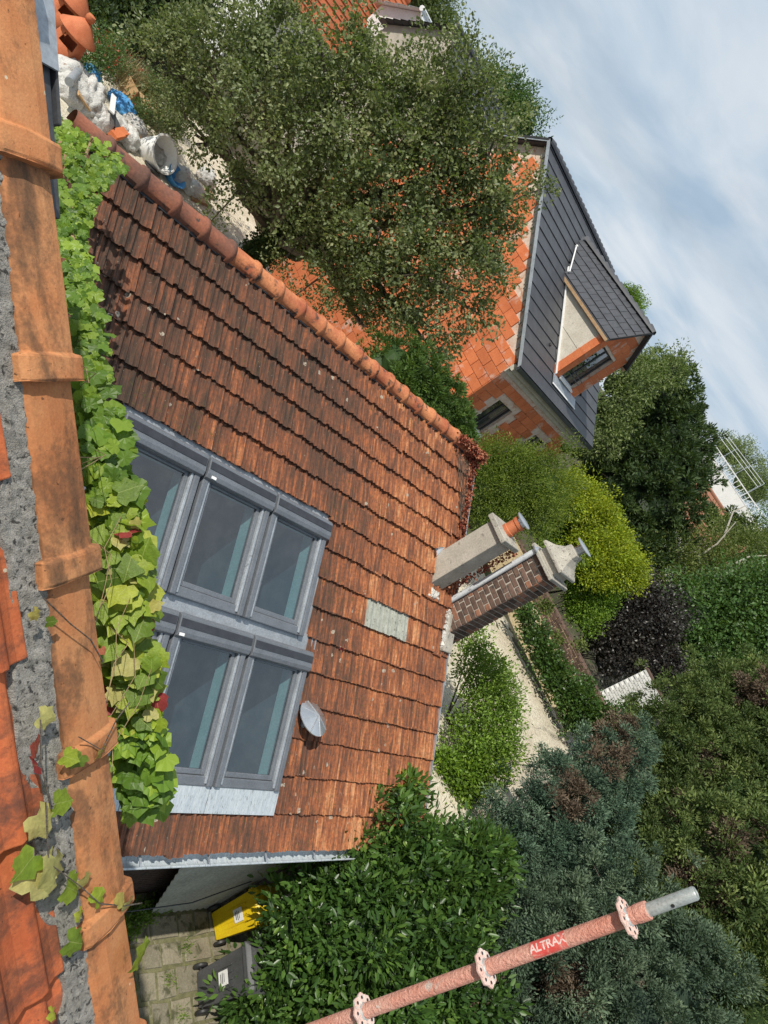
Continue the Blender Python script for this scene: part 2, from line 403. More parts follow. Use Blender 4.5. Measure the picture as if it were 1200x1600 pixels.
def glassmat(name, tint, refl=.08):
    m = NT(name)
    lw = m.n('ShaderNodeLayerWeight'); lw.inputs['Blend'].default_value = .5
    fr = m.math('ADD', m.math('MULTIPLY', m.math('POWER', lw.outputs['Facing'], 3.0), .85), refl)
    t = m.n('ShaderNodeBsdfTransparent'); t.inputs[0].default_value = (*tint, 1)
    g = m.n('ShaderNodeBsdfGlossy'); g.inputs['Roughness'].default_value = .012; g.inputs['Color'].default_value = (.95, .95, .95, 1)
    m.l(m.bump(m.noise(1.6, 2), .05, .02), g.inputs['Normal'])
    du = m.n('ShaderNodeBsdfDiffuse'); du.inputs[0].default_value = (.45, .47, .46, 1); dm_ = m.n('ShaderNodeMixShader'); m.l(m.ramp(m.noise(5, 6, .7, m.vec((1, 1, .35))), [(.42, .004), (.75, .045)]), dm_.inputs[0]); m.l(t.outputs[0], dm_.inputs[1]); m.l(du.outputs[0], dm_.inputs[2]); t = dm_
    x = m.n('ShaderNodeMixShader'); m.l(fr, x.inputs[0]); m.l(t.outputs[0], x.inputs[1]); m.l(g.outputs[0], x.inputs[2])
    m.l(x.outputs[0], m.out.inputs[0]); return m.m
M['glass'] = glassmat('window_glass', (.50, .62, .66), .13)
M['glasstile'] = surf('dusty_glass_tile', (.24, .25, .21), (.36, .37, .32), 9, (.13, .13, .11), 18, .56, .35, .2, stretch=(3, 1, 1))
# ================================================================== SETTING
def sstep(a, b, x):
    t = np.clip((x - a) / (b - a), 0, 1); return t * t * (3 - 2 * t)
def ground_h(x, y):
    s = y + .5 * (x - 9)
    h = 2.45 * sstep(3.5, 7.5, s)
    h = h - 1.05 * sstep(20.3, 21.0, x) * sstep(12.5, 11.5, y) * sstep(2, 3, y)
    h = h - 2.4 * sstep(11.4, 12.6, x) * sstep(12.2, 13.4, y) * sstep(27, 24, y) * sstep(26, 23, x)
    far = np.clip((np.hypot(x - 12, y - 8) - 45) / 200, 0, 1)
    return h * (1 - .3 * far)
def grid_sheet(name, xs, ys, hf, mat, kind='structure', smooth=True):
    X, Y = np.meshgrid(xs, ys); Z = hf(X, Y); n, m_ = X.shape
    vs = np.stack([X, Y, Z], -1).reshape(-1, 3)
    fs = [(j * m_ + i, j * m_ + i + 1, (j + 1) * m_ + i + 1, (j + 1) * m_ + i) for j in range(n - 1) for i in range(m_ - 1)]
    b = MB(); b.v = [tuple(p) for p in vs]; b.f = fs
    me = b.mesh(name, mat, smooth=smooth)
    o = bpy.data.objects.new(name, me); place(o, None)
    return tag(o, kind=kind) if kind else o
xs = np.concatenate([np.linspace(-600, -40, 8), np.arange(-30, 0, 5), np.arange(0, 40, .5), np.arange(40, 80, 4), np.linspace(90, 700, 10)])
ys = np.concatenate([np.linspace(-600, -40, 8), np.arange(-30, -6, 4), np.arange(-6, 30, .5), np.arange(30, 80, 4), np.linspace(90, 700, 10)])
grid_sheet('ground', xs, ys, lambda x, y: ground_h(x, y) - .03 + .04 * np.sin(x * 2.1) * np.sin(y * 1.7), M['soil'])

def wob(x, y): return .03 * np.sin(x * 3.1 + 1) * np.cos(y * 2.7) + .02 * np.sin(x * 7.3 + y * 5.1)
grid_sheet('sand_yard', np.arange(3.5, 11.7, .4), np.arange(11.5, 24.5, .4), lambda x, y: 2.50 + wob(x, y), M['sand'])

# pale sand terrace beside the far gable, broken off along its outer edge
def sand_terrace():
    b = MB(); pts = []
    edge = [(19.5, 10.6), (19.35, 9.3), (19.45, 8.2), (19.75, 7.2), (20.0, 6.3), (20.35, 5.4), (20.6, 4.75), (20.2, 4.2), (19.0, 3.9), (17.5, 3.3), (16.0, 2.6)]
    rim = []
    for k in range(len(edge) - 1):
        p, q = np.array(edge[k]), np.array(edge[k + 1])
        for t in np.linspace(0, 1, 7)[:-1]:
            r = p + (q - p) * t; rim.append(r + rng.normal(0, .07, 2))
    rim.append(np.array(edge[-1]))
    n = len(rim); inner = [(10.9, 10.6 - 8.4 * i / (n - 1)) for i in range(n)]
    K = 26; V = []
    for i in range(n):
        for k in range(K):
            t = k / (K - 1); p = np.array(inner[i]) * (1 - t) + rim[i] * t
            V.append((p[0], p[1], 2.50 + wob(p[0], p[1]) * 1.6 + rng.normal(0, .012) - .10 * max(0, t - .93) / .07))
        V.append((rim[i][0] + rng.normal(.02, .04), rim[i][1], 2.2)); V.append((rim[i][0] - .05, rim[i][1], .9))
    W = K + 2
    F = [(i * W + k, i * W + k + 1, (i + 1) * W + k + 1, (i + 1) * W + k) for i in range(n - 1) for k in range(W - 1)]
    b.v = V; b.f = F
    o = bpy.data.objects.new('sand_terrace', b.mesh('sand_terrace', M['sand'], smooth=True)); place(o, None); tag(o, kind='structure')
sand_terrace()

# courtyard paved with uneven stones
base = MB(); base.box((7.3, -.6, -.045), (9.4, 6.0, .1)); paving = base.build('courtyard_paving', M['joint']); tag(paving, kind='structure')
row = 0; yy = 2.2
while yy > -2.2:
    dpt = random.uniform(.26, .36); xx = 4.6 + random.uniform(-.2, .1)
    while xx < 10.2:
        w = random.uniform(.26, .52)
        b = MB(); z = random.uniform(.012, .028); j = .016
        c = [(xx + j, yy - j), (xx + w - j, yy - j), (xx + w - j, yy - dpt + j), (xx + j, yy - dpt + j)]
        c = [(p[0] + random.uniform(-.014, .014), p[1] + random.uniform(-.014, .014)) for p in c]
        mid = (np.mean([p[0] for p in c]), np.mean([p[1] for p in c]))
        top = [(p[0] + (mid[0] - p[0]) * .07, p[1] + (mid[1] - p[1]) * .07, z + random.uniform(-.005, .005)) for p in c]
        b.add([(p[0], p[1], -.01) for p in c] + top, [(4, 5, 6, 7)] + [(i, (i + 1) % 4, 4 + (i + 1) % 4, 4 + i) for i in range(4)])
        b.build('paving_stone', M['paver'], paving); xx += w
    yy -= dpt

# ================================================================== OLD TILED HOUSE (the annex below)
def RP(u, v, h=0.0): return np.array([u, 0, 8.5]) + SV * v + RN * (h - 6.0)
def shear(u, v): return .03 * max(u - 2.6, 0) * min(max((v - 2.3) / 2.1, 0), 1)
annex = empty('tiled_annex', (6.0, 4.6, 0.0), 'low old house with weathered brown clay tile roof and grey skylights', 'house')
# walls
w = MB(); w.box((6.35, 2.32, 1.25), (7.1, .24, 2.5)); w.build('front_wall', M['mortarl'], annex)
bw = MB(); cz = .02
while cz < 2.45:
    bx = 3.0 + (.11 if int(round(cz / .077)) % 2 else 0)
    while bx < 9.8:
        bw.box((bx + .1, 2.205, cz + .033), (.205, .03, .066)); bx += .216
    cz += .077
tag(bw.build('brickwork', M['brickdark'], annex), kind='stuff')
g = MB()
g.prism([(9.75, 2.25, 0), (9.75, 11.9, 0), (9.75, 11.9, 2.4), (9.75, 7.05, 5.72), (9.75, 2.25, 2.55)], (.2, 0, 0)); g.build('gable_wall', M['cement'], annex)
g = MB(); g.prism([(2.75, 2.25, 0), (2.75, 11.9, 0), (2.75, 11.9, 2.4), (2.75, 7.05, 5.72), (2.75, 2.25, 2.55)], (.2, 0, 0)); g.build('gable_wall', M['cement'], annex)
g = MB(); g.box((6.35, 11.8, 1.2), (7.0, .24, 2.4)); g.build('rear_wall', M['cement'], annex)
# deck below the tiles, open where the skylights are
U0, U1 = 2.0, 9.98
dk = MB()
def slab(b, u0, u1, v0, v1, h0=-.06, h1=-.012):
    b.prism([RP(u0, v0 + shear(u0, v0), h0), RP(u1, v0 + shear(u1, v0), h0), RP(u1, v1 + shear(u1, v1), h0), RP(u0, v1 + shear(u0, v1), h0)], RN * (h1 - h0))
slab(dk, U0, U1, 2.34, 4.42); slab(dk, U0, 3.36, -1.66, 2.34); slab(dk, 6.85, U1 + .15, -1.66, 2.34); slab(dk, 3.36, 6.85, -1.66, -1.10)
slab(dk, 6.60, 6.85, .70, 2.34)
ridge_a, ridge_b = RP(U0, 4.42), RP(U1, 4.42 + shear(U1, 4.42))
bs = np.array([0, cos(SL), -sin(SL)])
dk.prism([ridge_a, ridge_b, ridge_b + bs * 5.9, ridge_a + bs * 5.9], (0, 0, -.05))
deck = dk.build('roof', M['wood'], annex)
# clay tiles
PROF = [(0, .004), (.05, .036), (.17, .041), (.25, .012), (.42, .002), (.47, .022), (.57, .022), (.62, .002), (.80, .000), (.93, .004), (1.0, .012)]
def tile_mesh(name, mat, w, L, lift=.052, th=.042, prof=PROF, jit=0):
    b = MB(); n = len(prof); vs = []
    for y, z0 in ((0, lift), (L, .004)):
        for x, z in prof: vs.append((x * w, y + (random.uniform(-jit, jit) if y == 0 else 0), z0 + z))
    for x, z in prof: vs.append((x * w, .006, lift + z - th))
    fs = [(i, i + 1, n + i + 1, n + i) for i in range(n - 1)] + [(2 * n + i, 2 * n + i + 1, i + 1, i) for i in range(n - 1)]
    fs += [(2 * n, 0, n), (n - 1, 3 * n - 1, 2 * n - 1)]
    b.v = vs; b.f = fs
    return b.mesh(name, mat)
tiles_v = [tile_mesh('roof_tile', M['tile'], TW, TG + .06, jit=.004) for _ in range(5)]
tile_glass = tile_mesh('glass_tile', M['glasstile'], TW, TG + .06)
def in_skylights(u, v):
    if .66 < v < 2.33: return 3.30 < u < 6.62
    return -1.28 < v <= .66 and 3.45 < u < 6.84
spots = []
VROW = [4.35, 4.015, 3.686, 3.35, 3.03, 2.69, 2.33, 1.94, 1.56, 1.175, .79, .39, -.02, -.415, -.845, -1.28, -1.70]
for k in range(1, 17):
    v0 = VROW[k]; gg = VROW[k - 1] - v0; ue = 9.86 + .029 * k; ncol = 37
    for j in range(ncol):
        u = ue - TW * (j + 1)
        if u < 2.0: break
        if in_skylights(u + TW / 2, v0 + gg / 2): continue
        vv = v0 + shear(u, v0)
        P = RP(u + random.uniform(-.004, .004), vv + random.uniform(-.009, .009) - (.03 if random.random() < .03 else 0), random.uniform(-.005, .008))
        spots.append((float(np.linalg.norm(P - np.array([0, 0, 8.5]))), u, vv, k, P, gg / TG))
# the tiles that show largest stand in view to the right of the ivy
def shows(t):
    lim = {1: 2.3, 2: 2.3, 3: 2.5, 4: 2.8, 5: 2.9}.get(t[3], 3.1 + .08 * (t[3] - 6))
    return t[1] > lim
spots.sort(key=lambda t: (not shows(t), t[0]))
stuff = MB()
for i, (dist, u, vv, k, P, gs) in enumerate(spots):
    ang = .03 * min(max((vv - 2.3) / 2.1, 0), 1) + random.uniform(-.018, .018)
    ex = np.array([cos(ang), 0, 0]) + SV * sin(ang); ey = (SV * cos(ang) - np.array([sin(ang), 0, 0])) * gs
    glass = k == 9 and 7.66 < u + TW / 2 < 8.92
    me = tile_glass if glass else tiles_v[i % 5]
    if i < 295 or glass:
        inst('glass_tile' if glass else 'tile', me, basis(P, ex, ey, RN), deck)
    else:
        stuff.add([P + ex * q.co.x + ey * q.co.y + RN * q.co.z for q in me.vertices], [tuple(p.vertices) for p in me.polygons])
o = stuff.build('tile_field', M['tile'], deck); tag(o, kind='stuff')
# half-round ridge tiles with collars
def ridge_tile(mat):
    b = MB(); n = 10; prof = [(0, .118), (.33, .122), (.331, .142), (.39, .142), (.391, .125), (.41, .121)]
    vs = []
    for x, r in prof:
        for i in range(n + 1):
            t = pi * (-.12 + 1.24 * i / n); vs.append((x, cos(t) * r, sin(t) * r))
    fs = [(k * (n + 1) + i, k * (n + 1) + i + 1, (k + 1) * (n + 1) + i + 1, (k + 1) * (n + 1) + i) for k in range(len(prof) - 1) for i in range(n)]
    b.v = vs; b.f = fs
    return b.mesh('ridge_tile', mat, smooth=True)
rts = [ridge_tile(M['ridge']), ridge_tile(M['ridge_old'])]
u = 2.05; k = 0
while u < 9.7:
    p0 = RP(u, 4.44 + shear(u, 4.42), .02); p1 = RP(u + .4, 4.44 + shear(u + .4, 4.42), .02)
    ex = unit(p1 - p0); ey = unit(np.cross((0, 0, 1), ex)); ez = np.cross(ex, ey)
    a = random.uniform(-.05, .05); ey2 = ey * cos(a) + ez * sin(a); ez2 = np.cross(ex, ey2)
    inst('ridge_tile', rts[1] if u < 3.9 else rts[0], basis(p0 + ez * random.uniform(-.008, .008), ex, ey2, ez2), deck)
    u += .392; k += 1
# lead strip and mortar below the ridge tiles
m_ = MB()
for i in range(60):
    u = 2.05 + 7.75 * i / 60; v = 4.34 + shear(u, 4.34)
    m_.box(RP(u + .06, v, .025), (.15, random.uniform(.03, .07), random.uniform(.03, .06)), (1, 0, 0), SV, RN)
m_.build('ridge_bedding', M['anth'], deck)
# gutter along the eave
gt = MB(); ge = RP(0, -1.70, 0); n = 8
vs = []; fs = []
for i, x in enumerate((3.1, 6.0, 10.2)):
    for k in range(n + 1):
        t = pi + pi * k / n; vs.append((x, ge[1] - .055 + cos(t) * .075, ge[2] - .02 - i * .012 + sin(t) * .075))
    for k in range(n, -1, -1):
        t = pi + pi * k / n; vs.append((x, ge[1] - .055 + cos(t) * .069, ge[2] - .02 - i * .012 + sin(t) * .069))
w_ = 2 * (n + 1)
for i in range(2):
    for k in range(w_): fs.append((i * w_ + k, i * w_ + (k + 1) % w_, (i + 1) * w_ + (k + 1) % w_, (i + 1) * w_ + k))
gt.add(vs, fs)
gt.box((6.6, ge[1] + .06, ge[2] - .015), (7.0, .14, .012)); gt.path([(3.1, ge[1] - .13, ge[2] - .012), (10.2, ge[1] - .13, ge[2] - .03)], .011, 6)
gt.build('gutter', M['zincdirty'], annex)
fb = MB(); fb.box((6.35, 2.08, 2.40), (7.2, .03, .18)); fb.build('eave_board', M['wood'], annex)
for x in (4.2, 5.1, 6.0, 6.9, 7.8, 8.7):
    b = MB(); b.box((x, ge[1] - .055, ge[2] - .012), (.025, .15, .008)); b.build('gutter_bracket', M['zinc'], annex)

# skylights
def skylight(u0, u1, v0, v1):
    """frame is the part; its pieces are its children"""
    f = MB(); X = np.array([1., 0, 0])
    def bx(b, a0, a1, b0, b1, h0, h1): b.box(RP((a0 + a1) / 2, (b0 + b1) / 2, (h0 + h1) / 2), (a1 - a0, b1 - b0, h1 - h0), X, SV, RN)
    s = .075
    bx(f, u0, u0 + s, v0, v1 - .2, -.02, .115); bx(f, u1 - s, u1, v0, v1 - .2, -.02, .115)
    bx(f, u0 + s, u1 - s, v0, v0 + .105, -.02, .085)
    fr = f.build('skylight', M['winframe'], annex, bevel=.012)
    for a in (u0 + s + .002, u1 - s - .034):                    # guide rails of the roller shutter
        r = MB(); bx(r, a, a + .032, v0 + .03, v1 - .2, .03, .100); r.build('guide_rail', M['zinc'], fr, bevel=.006)
    q = MB(); c = s + .036
    bx(q, u0 + c, u0 + c + .05, v0 + .107, v1 - .2, .0, .062); bx(q, u1 - c - .05, u1 - c, v0 + .107, v1 - .2, .0, .062)
    bx(q, u0 + c + .05, u1 - c - .05, v0 + .107, v0 + .165, .0, .062); bx(q, u0 + c + .05, u1 - c - .05, v1 - .275, v1 - .203, .0, .066)
    q.build('sash', M['winframe'], fr, bevel=.008)
    g_ = MB(); g_.add([RP(a_, b_, .038) for a_, b_ in ((u0 + c + .045, v0 + .16), (u1 - c - .045, v0 + .16), (u1 - c - .045, v1 - .27), (u0 + c + .045, v1 - .27))], [(0, 1, 2, 3)])
    g_.build('pane', M['glass'], fr, keep=True)
    # shutter box with rounded front edge
    sb = MB(); prof = [(v1, -.02), (v1, .13), (v1 - .03, .155), (v1 - .19, .165), (v1 - .235, .15), (v1 - .25, .115), (v1 - .25, .068), (v1 - .20, .066), (v1 - .20, -.02)]
    sb.prism([RP(u0 - .004, v, h) for v, h in prof], X * (u1 - u0 + .008)); sbo = sb.build('shutter_box', M['winframe'], fr, bevel=.008)
    st = MB(); st.prism([RP(u0 + .012, v, h) for v, h in ((v1 - .055, .1585), (v1 - .055, .164), (v1 - .135, .169), (v1 - .135, .1635))], X * (u1 - u0 - .024)); st.build('solar_strip', M['windark'], fr)
    # plastered light shaft and the dark room below
    ls = MB(); d = -.17; i0, i1, j0, j1 = u0 + c + .02, u1 - c - .02, v0 + .13, v1 - .24
    for P4 in ([(i0, j0), (i0, j1)], [(i1, j1), (i1, j0)], [(i1, j0), (i0, j0)], [(i0, j1), (i1, j1)]):
        (a, b_), (c_, d2) = P4
        ls.add([RP(a, b_, .0), RP(c_, d2, .0), RP(c_, d2, d), RP(a, b_, d)], [(0, 1, 2, 3)])
    o = bpy.data.objects.new('light_shaft', ls.mesh('light_shaft', M['reveal'], LOC[annex.name])); place(o, fr, LOC[annex.name])
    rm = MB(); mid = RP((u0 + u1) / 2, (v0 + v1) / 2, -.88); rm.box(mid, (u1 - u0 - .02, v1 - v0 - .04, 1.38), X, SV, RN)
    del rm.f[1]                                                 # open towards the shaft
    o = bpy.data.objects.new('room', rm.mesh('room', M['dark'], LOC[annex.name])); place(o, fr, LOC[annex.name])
    return fr
ups = [(3.40, 4.425), (4.465, 5.495), (5.535, 6.555)]; los = [(3.60, 4.62), (4.66, 5.70), (5.74, 6.77)]
lab = ['skylight half hidden by the ivy', None, None, None, None, None]
for i, (a, b_) in enumerate(ups): skylight(a, b_, .765, 2.245)
for i, (a, b_) in enumerate(los): skylight(a, b_, -1.03, .62)
# flashing: head, between the rows, sides and apron
fl = MB(); X = np.array([1., 0, 0])
def plate(u0, u1, v0, v1, h=.012, t=.01): fl.box(RP((u0 + u1) / 2, (v0 + v1) / 2, h), (u1 - u0, v1 - v0, t), X, SV, RN)
plate(3.30, 6.66, 2.235, 2.42); plate(6.545, 6.70, .72, 2.24); plate(3.28, 3.41, .5, 2.24); plate(3.3, 6.6, .610, .775, .016); plate(6.55, 6.90, .52, .82, .024); plate(6.76, 6.90, -1.1, .66); plate(3.46, 3.61, -1.1, .612, .014)
for a, b_ in ((4.425, 4.465), (5.495, 5.535)): plate(a - .02, b_ + .02, .76, 2.24, .02)
for a, b_ in ((4.62, 4.66), (5.70, 5.74)): plate(a - .02, b_ + .02, -1.03, .62, .02)
fl.build('flashing', M['zinc'], annex)
for a, b_ in ((3.46, 4.64), (4.645, 5.72), (5.725, 6.82)):
    ap = MB(); ap.box(RP((a + b_) / 2, -1.165, .062), (b_ - a - .004, .275, .012), X, SV, RN); ap.build('apron_sheet', M['zincdirty'], annex, bevel=.003)
for a in (4.50, 5.74):                                          # small light sensors on the shutter boxes
    s_ = MB(); s_.box(RP(a + .05 if a < 5 else a - 1.03, (2.245 if a < 5 else .62) - .215, .168), (.06, .03, .012), X, SV, RN); s_.build('sensor', M['whiteplastic'], annex)
# vent cowl with a faceted bright hat
vb = RP(7.02, -.24, 0); hp = RP(7.01, -.14, .17)
vc = MB(); vc.tube(vb - np.array([0, 0, .1]), hp, .055, n=12); vo = vc.build('vent_cowl', M['zinc'], annex)
hat = MB(); NH_ = 32; ring = [hp + np.array([cos(2 * pi * i / NH_ + .2) * .235, sin(2 * pi * i / NH_ + .2) * .235, 0]) for i in range(NH_)]
hat.add([hp + np.array([0, 0, .085])] + ring + [p - np.array([0, 0, .012]) for p in ring], [(0, 1 + i, 1 + (i + 1) % NH_) for i in range(NH_)] + [(1 + i, 1 + NH_ + i, 1 + NH_ + (i + 1) % NH_, 1 + (i + 1) % NH_) for i in range(NH_)] + [tuple(range(2 * NH_, NH_, -1))])
hat.build('hat', M['steel'], vo)
sm = MB()
for i in range(8):
    sm.tube(hp + np.array([0, 0, .087]), ring[4 * i] + np.array([0, 0, .003]), .006, n=5)
sm.build('hat_seams', M['steel'], vo)

# chimneys at the far gable
c1 = MB(); c1.box((9.43, 5.31, 4.95), (.38, .40, 2.16)); ch1 = c1.build('chimney', M['cement'], annex, bevel=.012); tag(ch1, 'smooth grey rendered chimney with clay pot')
b = MB(); b.box((9.43, 5.31, 6.075), (.52, .54, .09)); b.build('cap_slab', M['concrete'], ch1, bevel=.012)
b = MB(); b.lathe((9.46, 5.33, 6.12), [(.115, 0), (.118, .05), (.108, .06), (.105, .19), (.118, .20), (.118, .25), (.105, .255), (.095, .25), (.09, .1)], 18); b.build('chimney_pot', M['pot'], ch1, smooth=True)
b = MB(); b.lathe((9.46, 5.33, 6.37), [(.09, 0), (.085, .05), (.15, .05), (.15, .065), (.01, .075)], 18); b.build('metal_cap', M['steel'], ch1)
b = MB(); b.box((9.43, 5.31, 4.62), (.56, .70, .10), (1, 0, 0), SV, RN); b.build('mortar_collar', M['concrete'], ch1, bevel=.02)
b = MB()
def blob(b, c, r):
    n1, n2 = 7, 5; vs = []
    for j in range(n2):
        th = pi * (j + .5) / n2
        for i in range(n1):
            ph = 2 * pi * i / n1; q = random.uniform(.6, 1.25); vs.append(np.array(c) + (np.array([1, 0, 0]) * sin(th) * cos(ph) * r[0] + SV * sin(th) * sin(ph) * r[1] + RN * cos(th) * r[2]) * q)
    b.add(vs, [(j * n1 + i, j * n1 + (i + 1) % n1, (j + 1) * n1 + (i + 1) % n1, (j + 1) * n1 + i) for j in range(n2 - 1) for i in range(n1)] + [tuple(range(n1)), tuple(range((n2 - 1) * n1, n2 * n1))])
for i in range(14): blob(b, RP(9.22 + .26 * random.random(), 1.98 + .10 * random.random(), .05), (.05, .05, .035))
b.build('lime_patch', M['limecrust'], ch1)

BX0, BX1, BY0, BY1, BZ0, BZ1 = 9.97, 10.43, 4.56, 5.04, 3.3, 6.28
c2 = MB(); c2.box(((BX0 + BX1) / 2, (BY0 + BY1) / 2, (BZ0 + BZ1) / 2), (BX1 - BX0 - .008, BY1 - BY0 - .008, BZ1 - BZ0)); ch2 = c2.build('chimney', M['mortarl'], annex); tag(ch2, 'brown brick chimney with stepped concrete hood')
def brick_me(name, l, d, h, mat):
    b = MB(); b.box((0, 0, 0), (l, d, h)); b2 = b.mesh(name, mat)
    import bmesh
    bm = bmesh.new(); bm.from_mesh(b2); bmesh.ops.bevel(bm, geom=list(bm.edges), offset=.005, segments=1, affect='EDGES'); bm.to_mesh(b2); bm.free(); return b2
CH = .094; bl, bh = .225, .077
mfull = [brick_me('brick', .226, .05, bh, m) for m in (M['brick'], M['brick'], M['brickdark'], M['brick'], M['brickred'])]
mhalf = [brick_me('brick', .106, .05, bh, m) for m in (M['brick'], M['brick'], M['brickred'])]
nc = int((BZ1 - 4.05) / CH)
for k in range(nc + 1):
    z = BZ1 - CH * (k + .5)
    for face in (0, 1):
        L0, L1 = (BY0, BY1) if face == 0 else (BX0, BX1)
        t = L0; first = (k + face) % 2
        seq = []
        if first: seq = [(mhalf, .106), (mfull, .226), (mhalf, .106)] if L1 - L0 < .47 else [(mhalf, .106), (mfull, .226), (mhalf, .118)]
        else: seq = [(mfull, .226), (mfull, .226)]
        tot = sum(s[1] for s in seq); gap = (L1 - L0 - tot) / (len(seq) - 1)
        for ms, l in seq:
            me = random.choice(ms); cc = t + l / 2; o_ = random.uniform(-.004, .004)
            if face == 0: Mx = basis((BX0 + .016 + o_, cc, z), (0, 1, 0), (-1, 0, 0), (0, 0, 1))
            else: Mx = basis((cc, BY0 + .016 + o_, z), (1, 0, 0), (0, 1, 0), (0, 0, 1))
            inst('brick', me, Mx, ch2); t += l + gap
cx, cy = (BX0 + BX1) / 2, (BY0 + BY1) / 2
b = MB(); b.box((cx, cy, 6.315), (.66, .68, .065)); b.build('cap_slab', M['concrete'], ch2, bevel=.012)
b = MB(); b.box((cx, cy, 6.40), (.44, .46, .12)); b.build('neck', M['cement'], ch2, bevel=.01)
hb = MB(); pr = [(.30, 6.46), (.30, 6.51), (.19, 6.60), (.125, 6.70), (.11, 6.80)]
vs = []
for r, z in pr:
    vs += [(cx - r, cy - r, z), (cx + r, cy - r, z), (cx + r, cy + r, z), (cx - r, cy + r, z)]
hb.add(vs, [(3, 2, 1, 0), (16, 17, 18, 19)] + [(4 * k + i, 4 * k + (i + 1) % 4, 4 * k + 4 + (i + 1) % 4, 4 * k + 4 + i) for k in range(4) for i in range(4)])
hb.build('hood', M['concrete'], ch2, bevel=.012)
b = MB(); b.tube((cx, cy, 6.80), (cx, cy, 6.93), .075, n=14); b.lathe((cx, cy, 6.93), [(.17, 0), (.17, .012), (.02, .02)], 18); b.build('metal_cowl', M['steel'], ch2)
b = MB(); b.box(RP(10.0, 1.55, .05), (.26, .62, .12), (1, 0, 0), SV, RN); b.build('mortar_collar', M['concrete'], ch2, bevel=.02)
b = MB()
for i in range(22): blob(b, RP(9.86 + .09 * random.random(), 1.28 + .58 * random.random(), .06), (.045, .06, .045))
b.build('lime_patch', M['limecrust'], ch2)
b = MB(); b.path([(9.916, 5.015, 4.45), (9.916, 5.025, 6.30)], .047, 12); pp = b.build('flue_pipe', M['paintpipe'], annex, smooth=True)
b = MB(); b.lathe((9.916, 5.025, 6.30), [(.05, 0), (.085, .0), (.085, .02), (.03, .06), (.01, .07)], 14); b.build('pipe_cap', M['steel'], pp)
b = MB(); b.add([RP(9.14, 2.75, .05), RP(9.26, 2.78, .16), RP(9.22, 2.60, .05), RP(9.10, 2.62, .13), RP(9.18, 2.69, .02)], [(0, 1, 4), (1, 2, 4), (2, 3, 4), (3, 0, 4)]); b.build('loose_flashing', M['zinc'], annex)
# verge boards at the far gable
b = MB(); b.prism([RP(9.90, 4.42, -.12), RP(10.33, -1.68, -.12), RP(10.33, -1.68, .05), RP(9.90, 4.62, .05)], (.03, 0, 0)); b.build('verge_strip', M['zinc'], annex)

# ================================================================== NEAR ROOF AT OUR FEET
NA = np.array([.58432, 1.12619, 7.67193]); NP_ = np.array([.48406, -.68035, -.55028]); NH = np.array([.81481, .57973, 0]); NN = np.array([.31902, -.44837, .83498])
def NP(p, q, l=0.0): return NA + NP_ * p + NH * q + NN * l
near = empty('near_house', (-.6, .2, 0.0), 'house whose orange clay verge fills the near edge of the picture', 'house')
nd = MB(); nd.prism([NP(-2.6, -3.2, -.11), NP(2.9, -3.2, -.11), NP(2.9, .02, -.11), NP(-2.6, .02, -.11)], NN * .07); ndeck = nd.build('roof', M['wood'], near)
gw = MB(); pa, pb = NP(-2.6, .03, -.09), NP(2.9, .03, -.09)
gw.prism([(pa[0], pa[1], 0), (pb[0], pb[1], 0), tuple(pb), tuple(pa)], -NH * .25); gw.build('gable_wall', M['cement'], near)
# verge tiles: flat-backed clay caps with a thick collar at the lower end
def verge_mesh():
    b = MB(); sec = [(-.066, -.03), (-.066, .008), (-.055, .017), (-.02, .022), (.025, .021), (.056, .016), (.067, .004), (.070, -.05), (.062, -.05)]
    col = [(-.082, -.03), (-.082, .014), (-.070, .025), (-.02, .031), (.025, .030), (.071, .024), (.084, .010), (.088, -.055), (.062, -.055)]
    stations = [(0, sec, -.012), (.17, sec, -.006), (.338, sec, 0), (.343, col, -.002), (.348, col, 0), (.388, col, 0), (.393, col, -.004)]
    vs = []; n = len(sec)
    for p, s_, l in stations:
        jit = .0016
        for q, h in s_: vs.append((p + random.uniform(-jit, jit), q + random.uniform(-jit, jit), h + l + random.uniform(-jit, jit)))
    fs = [(k * n + i, k * n + i + 1, (k + 1) * n + i + 1, (k + 1) * n + i) for k in range(len(stations) - 1) for i in range(n - 1)]
    fs += [tuple(range(n)), tuple(range(len(vs) - 1, len(vs) - n - 1, -1))]
    b.v = vs; b.f = fs
    return b.mesh('verge_tile', M['verge'], smooth=False)
for p in (-1.93, -1.54, -1.15, -.765, -.385, 0.0, .385, .775, 1.165, 1.55, 1.94, 2.33):
    a = random.uniform(-.012, .012); ex = NP_ * cos(a) + NH * sin(a); ey = NH * cos(a) - NP_ * sin(a)
    o = inst('verge_tile', verge_mesh(), basis(NP(p - .385, random.uniform(-.003, .003), 0), ex, ey, NN), ndeck)
    md = o.modifiers.new('bevel', 'BEVEL'); md.width = .006; md.segments = 2; md.limit_method = 'ANGLE'
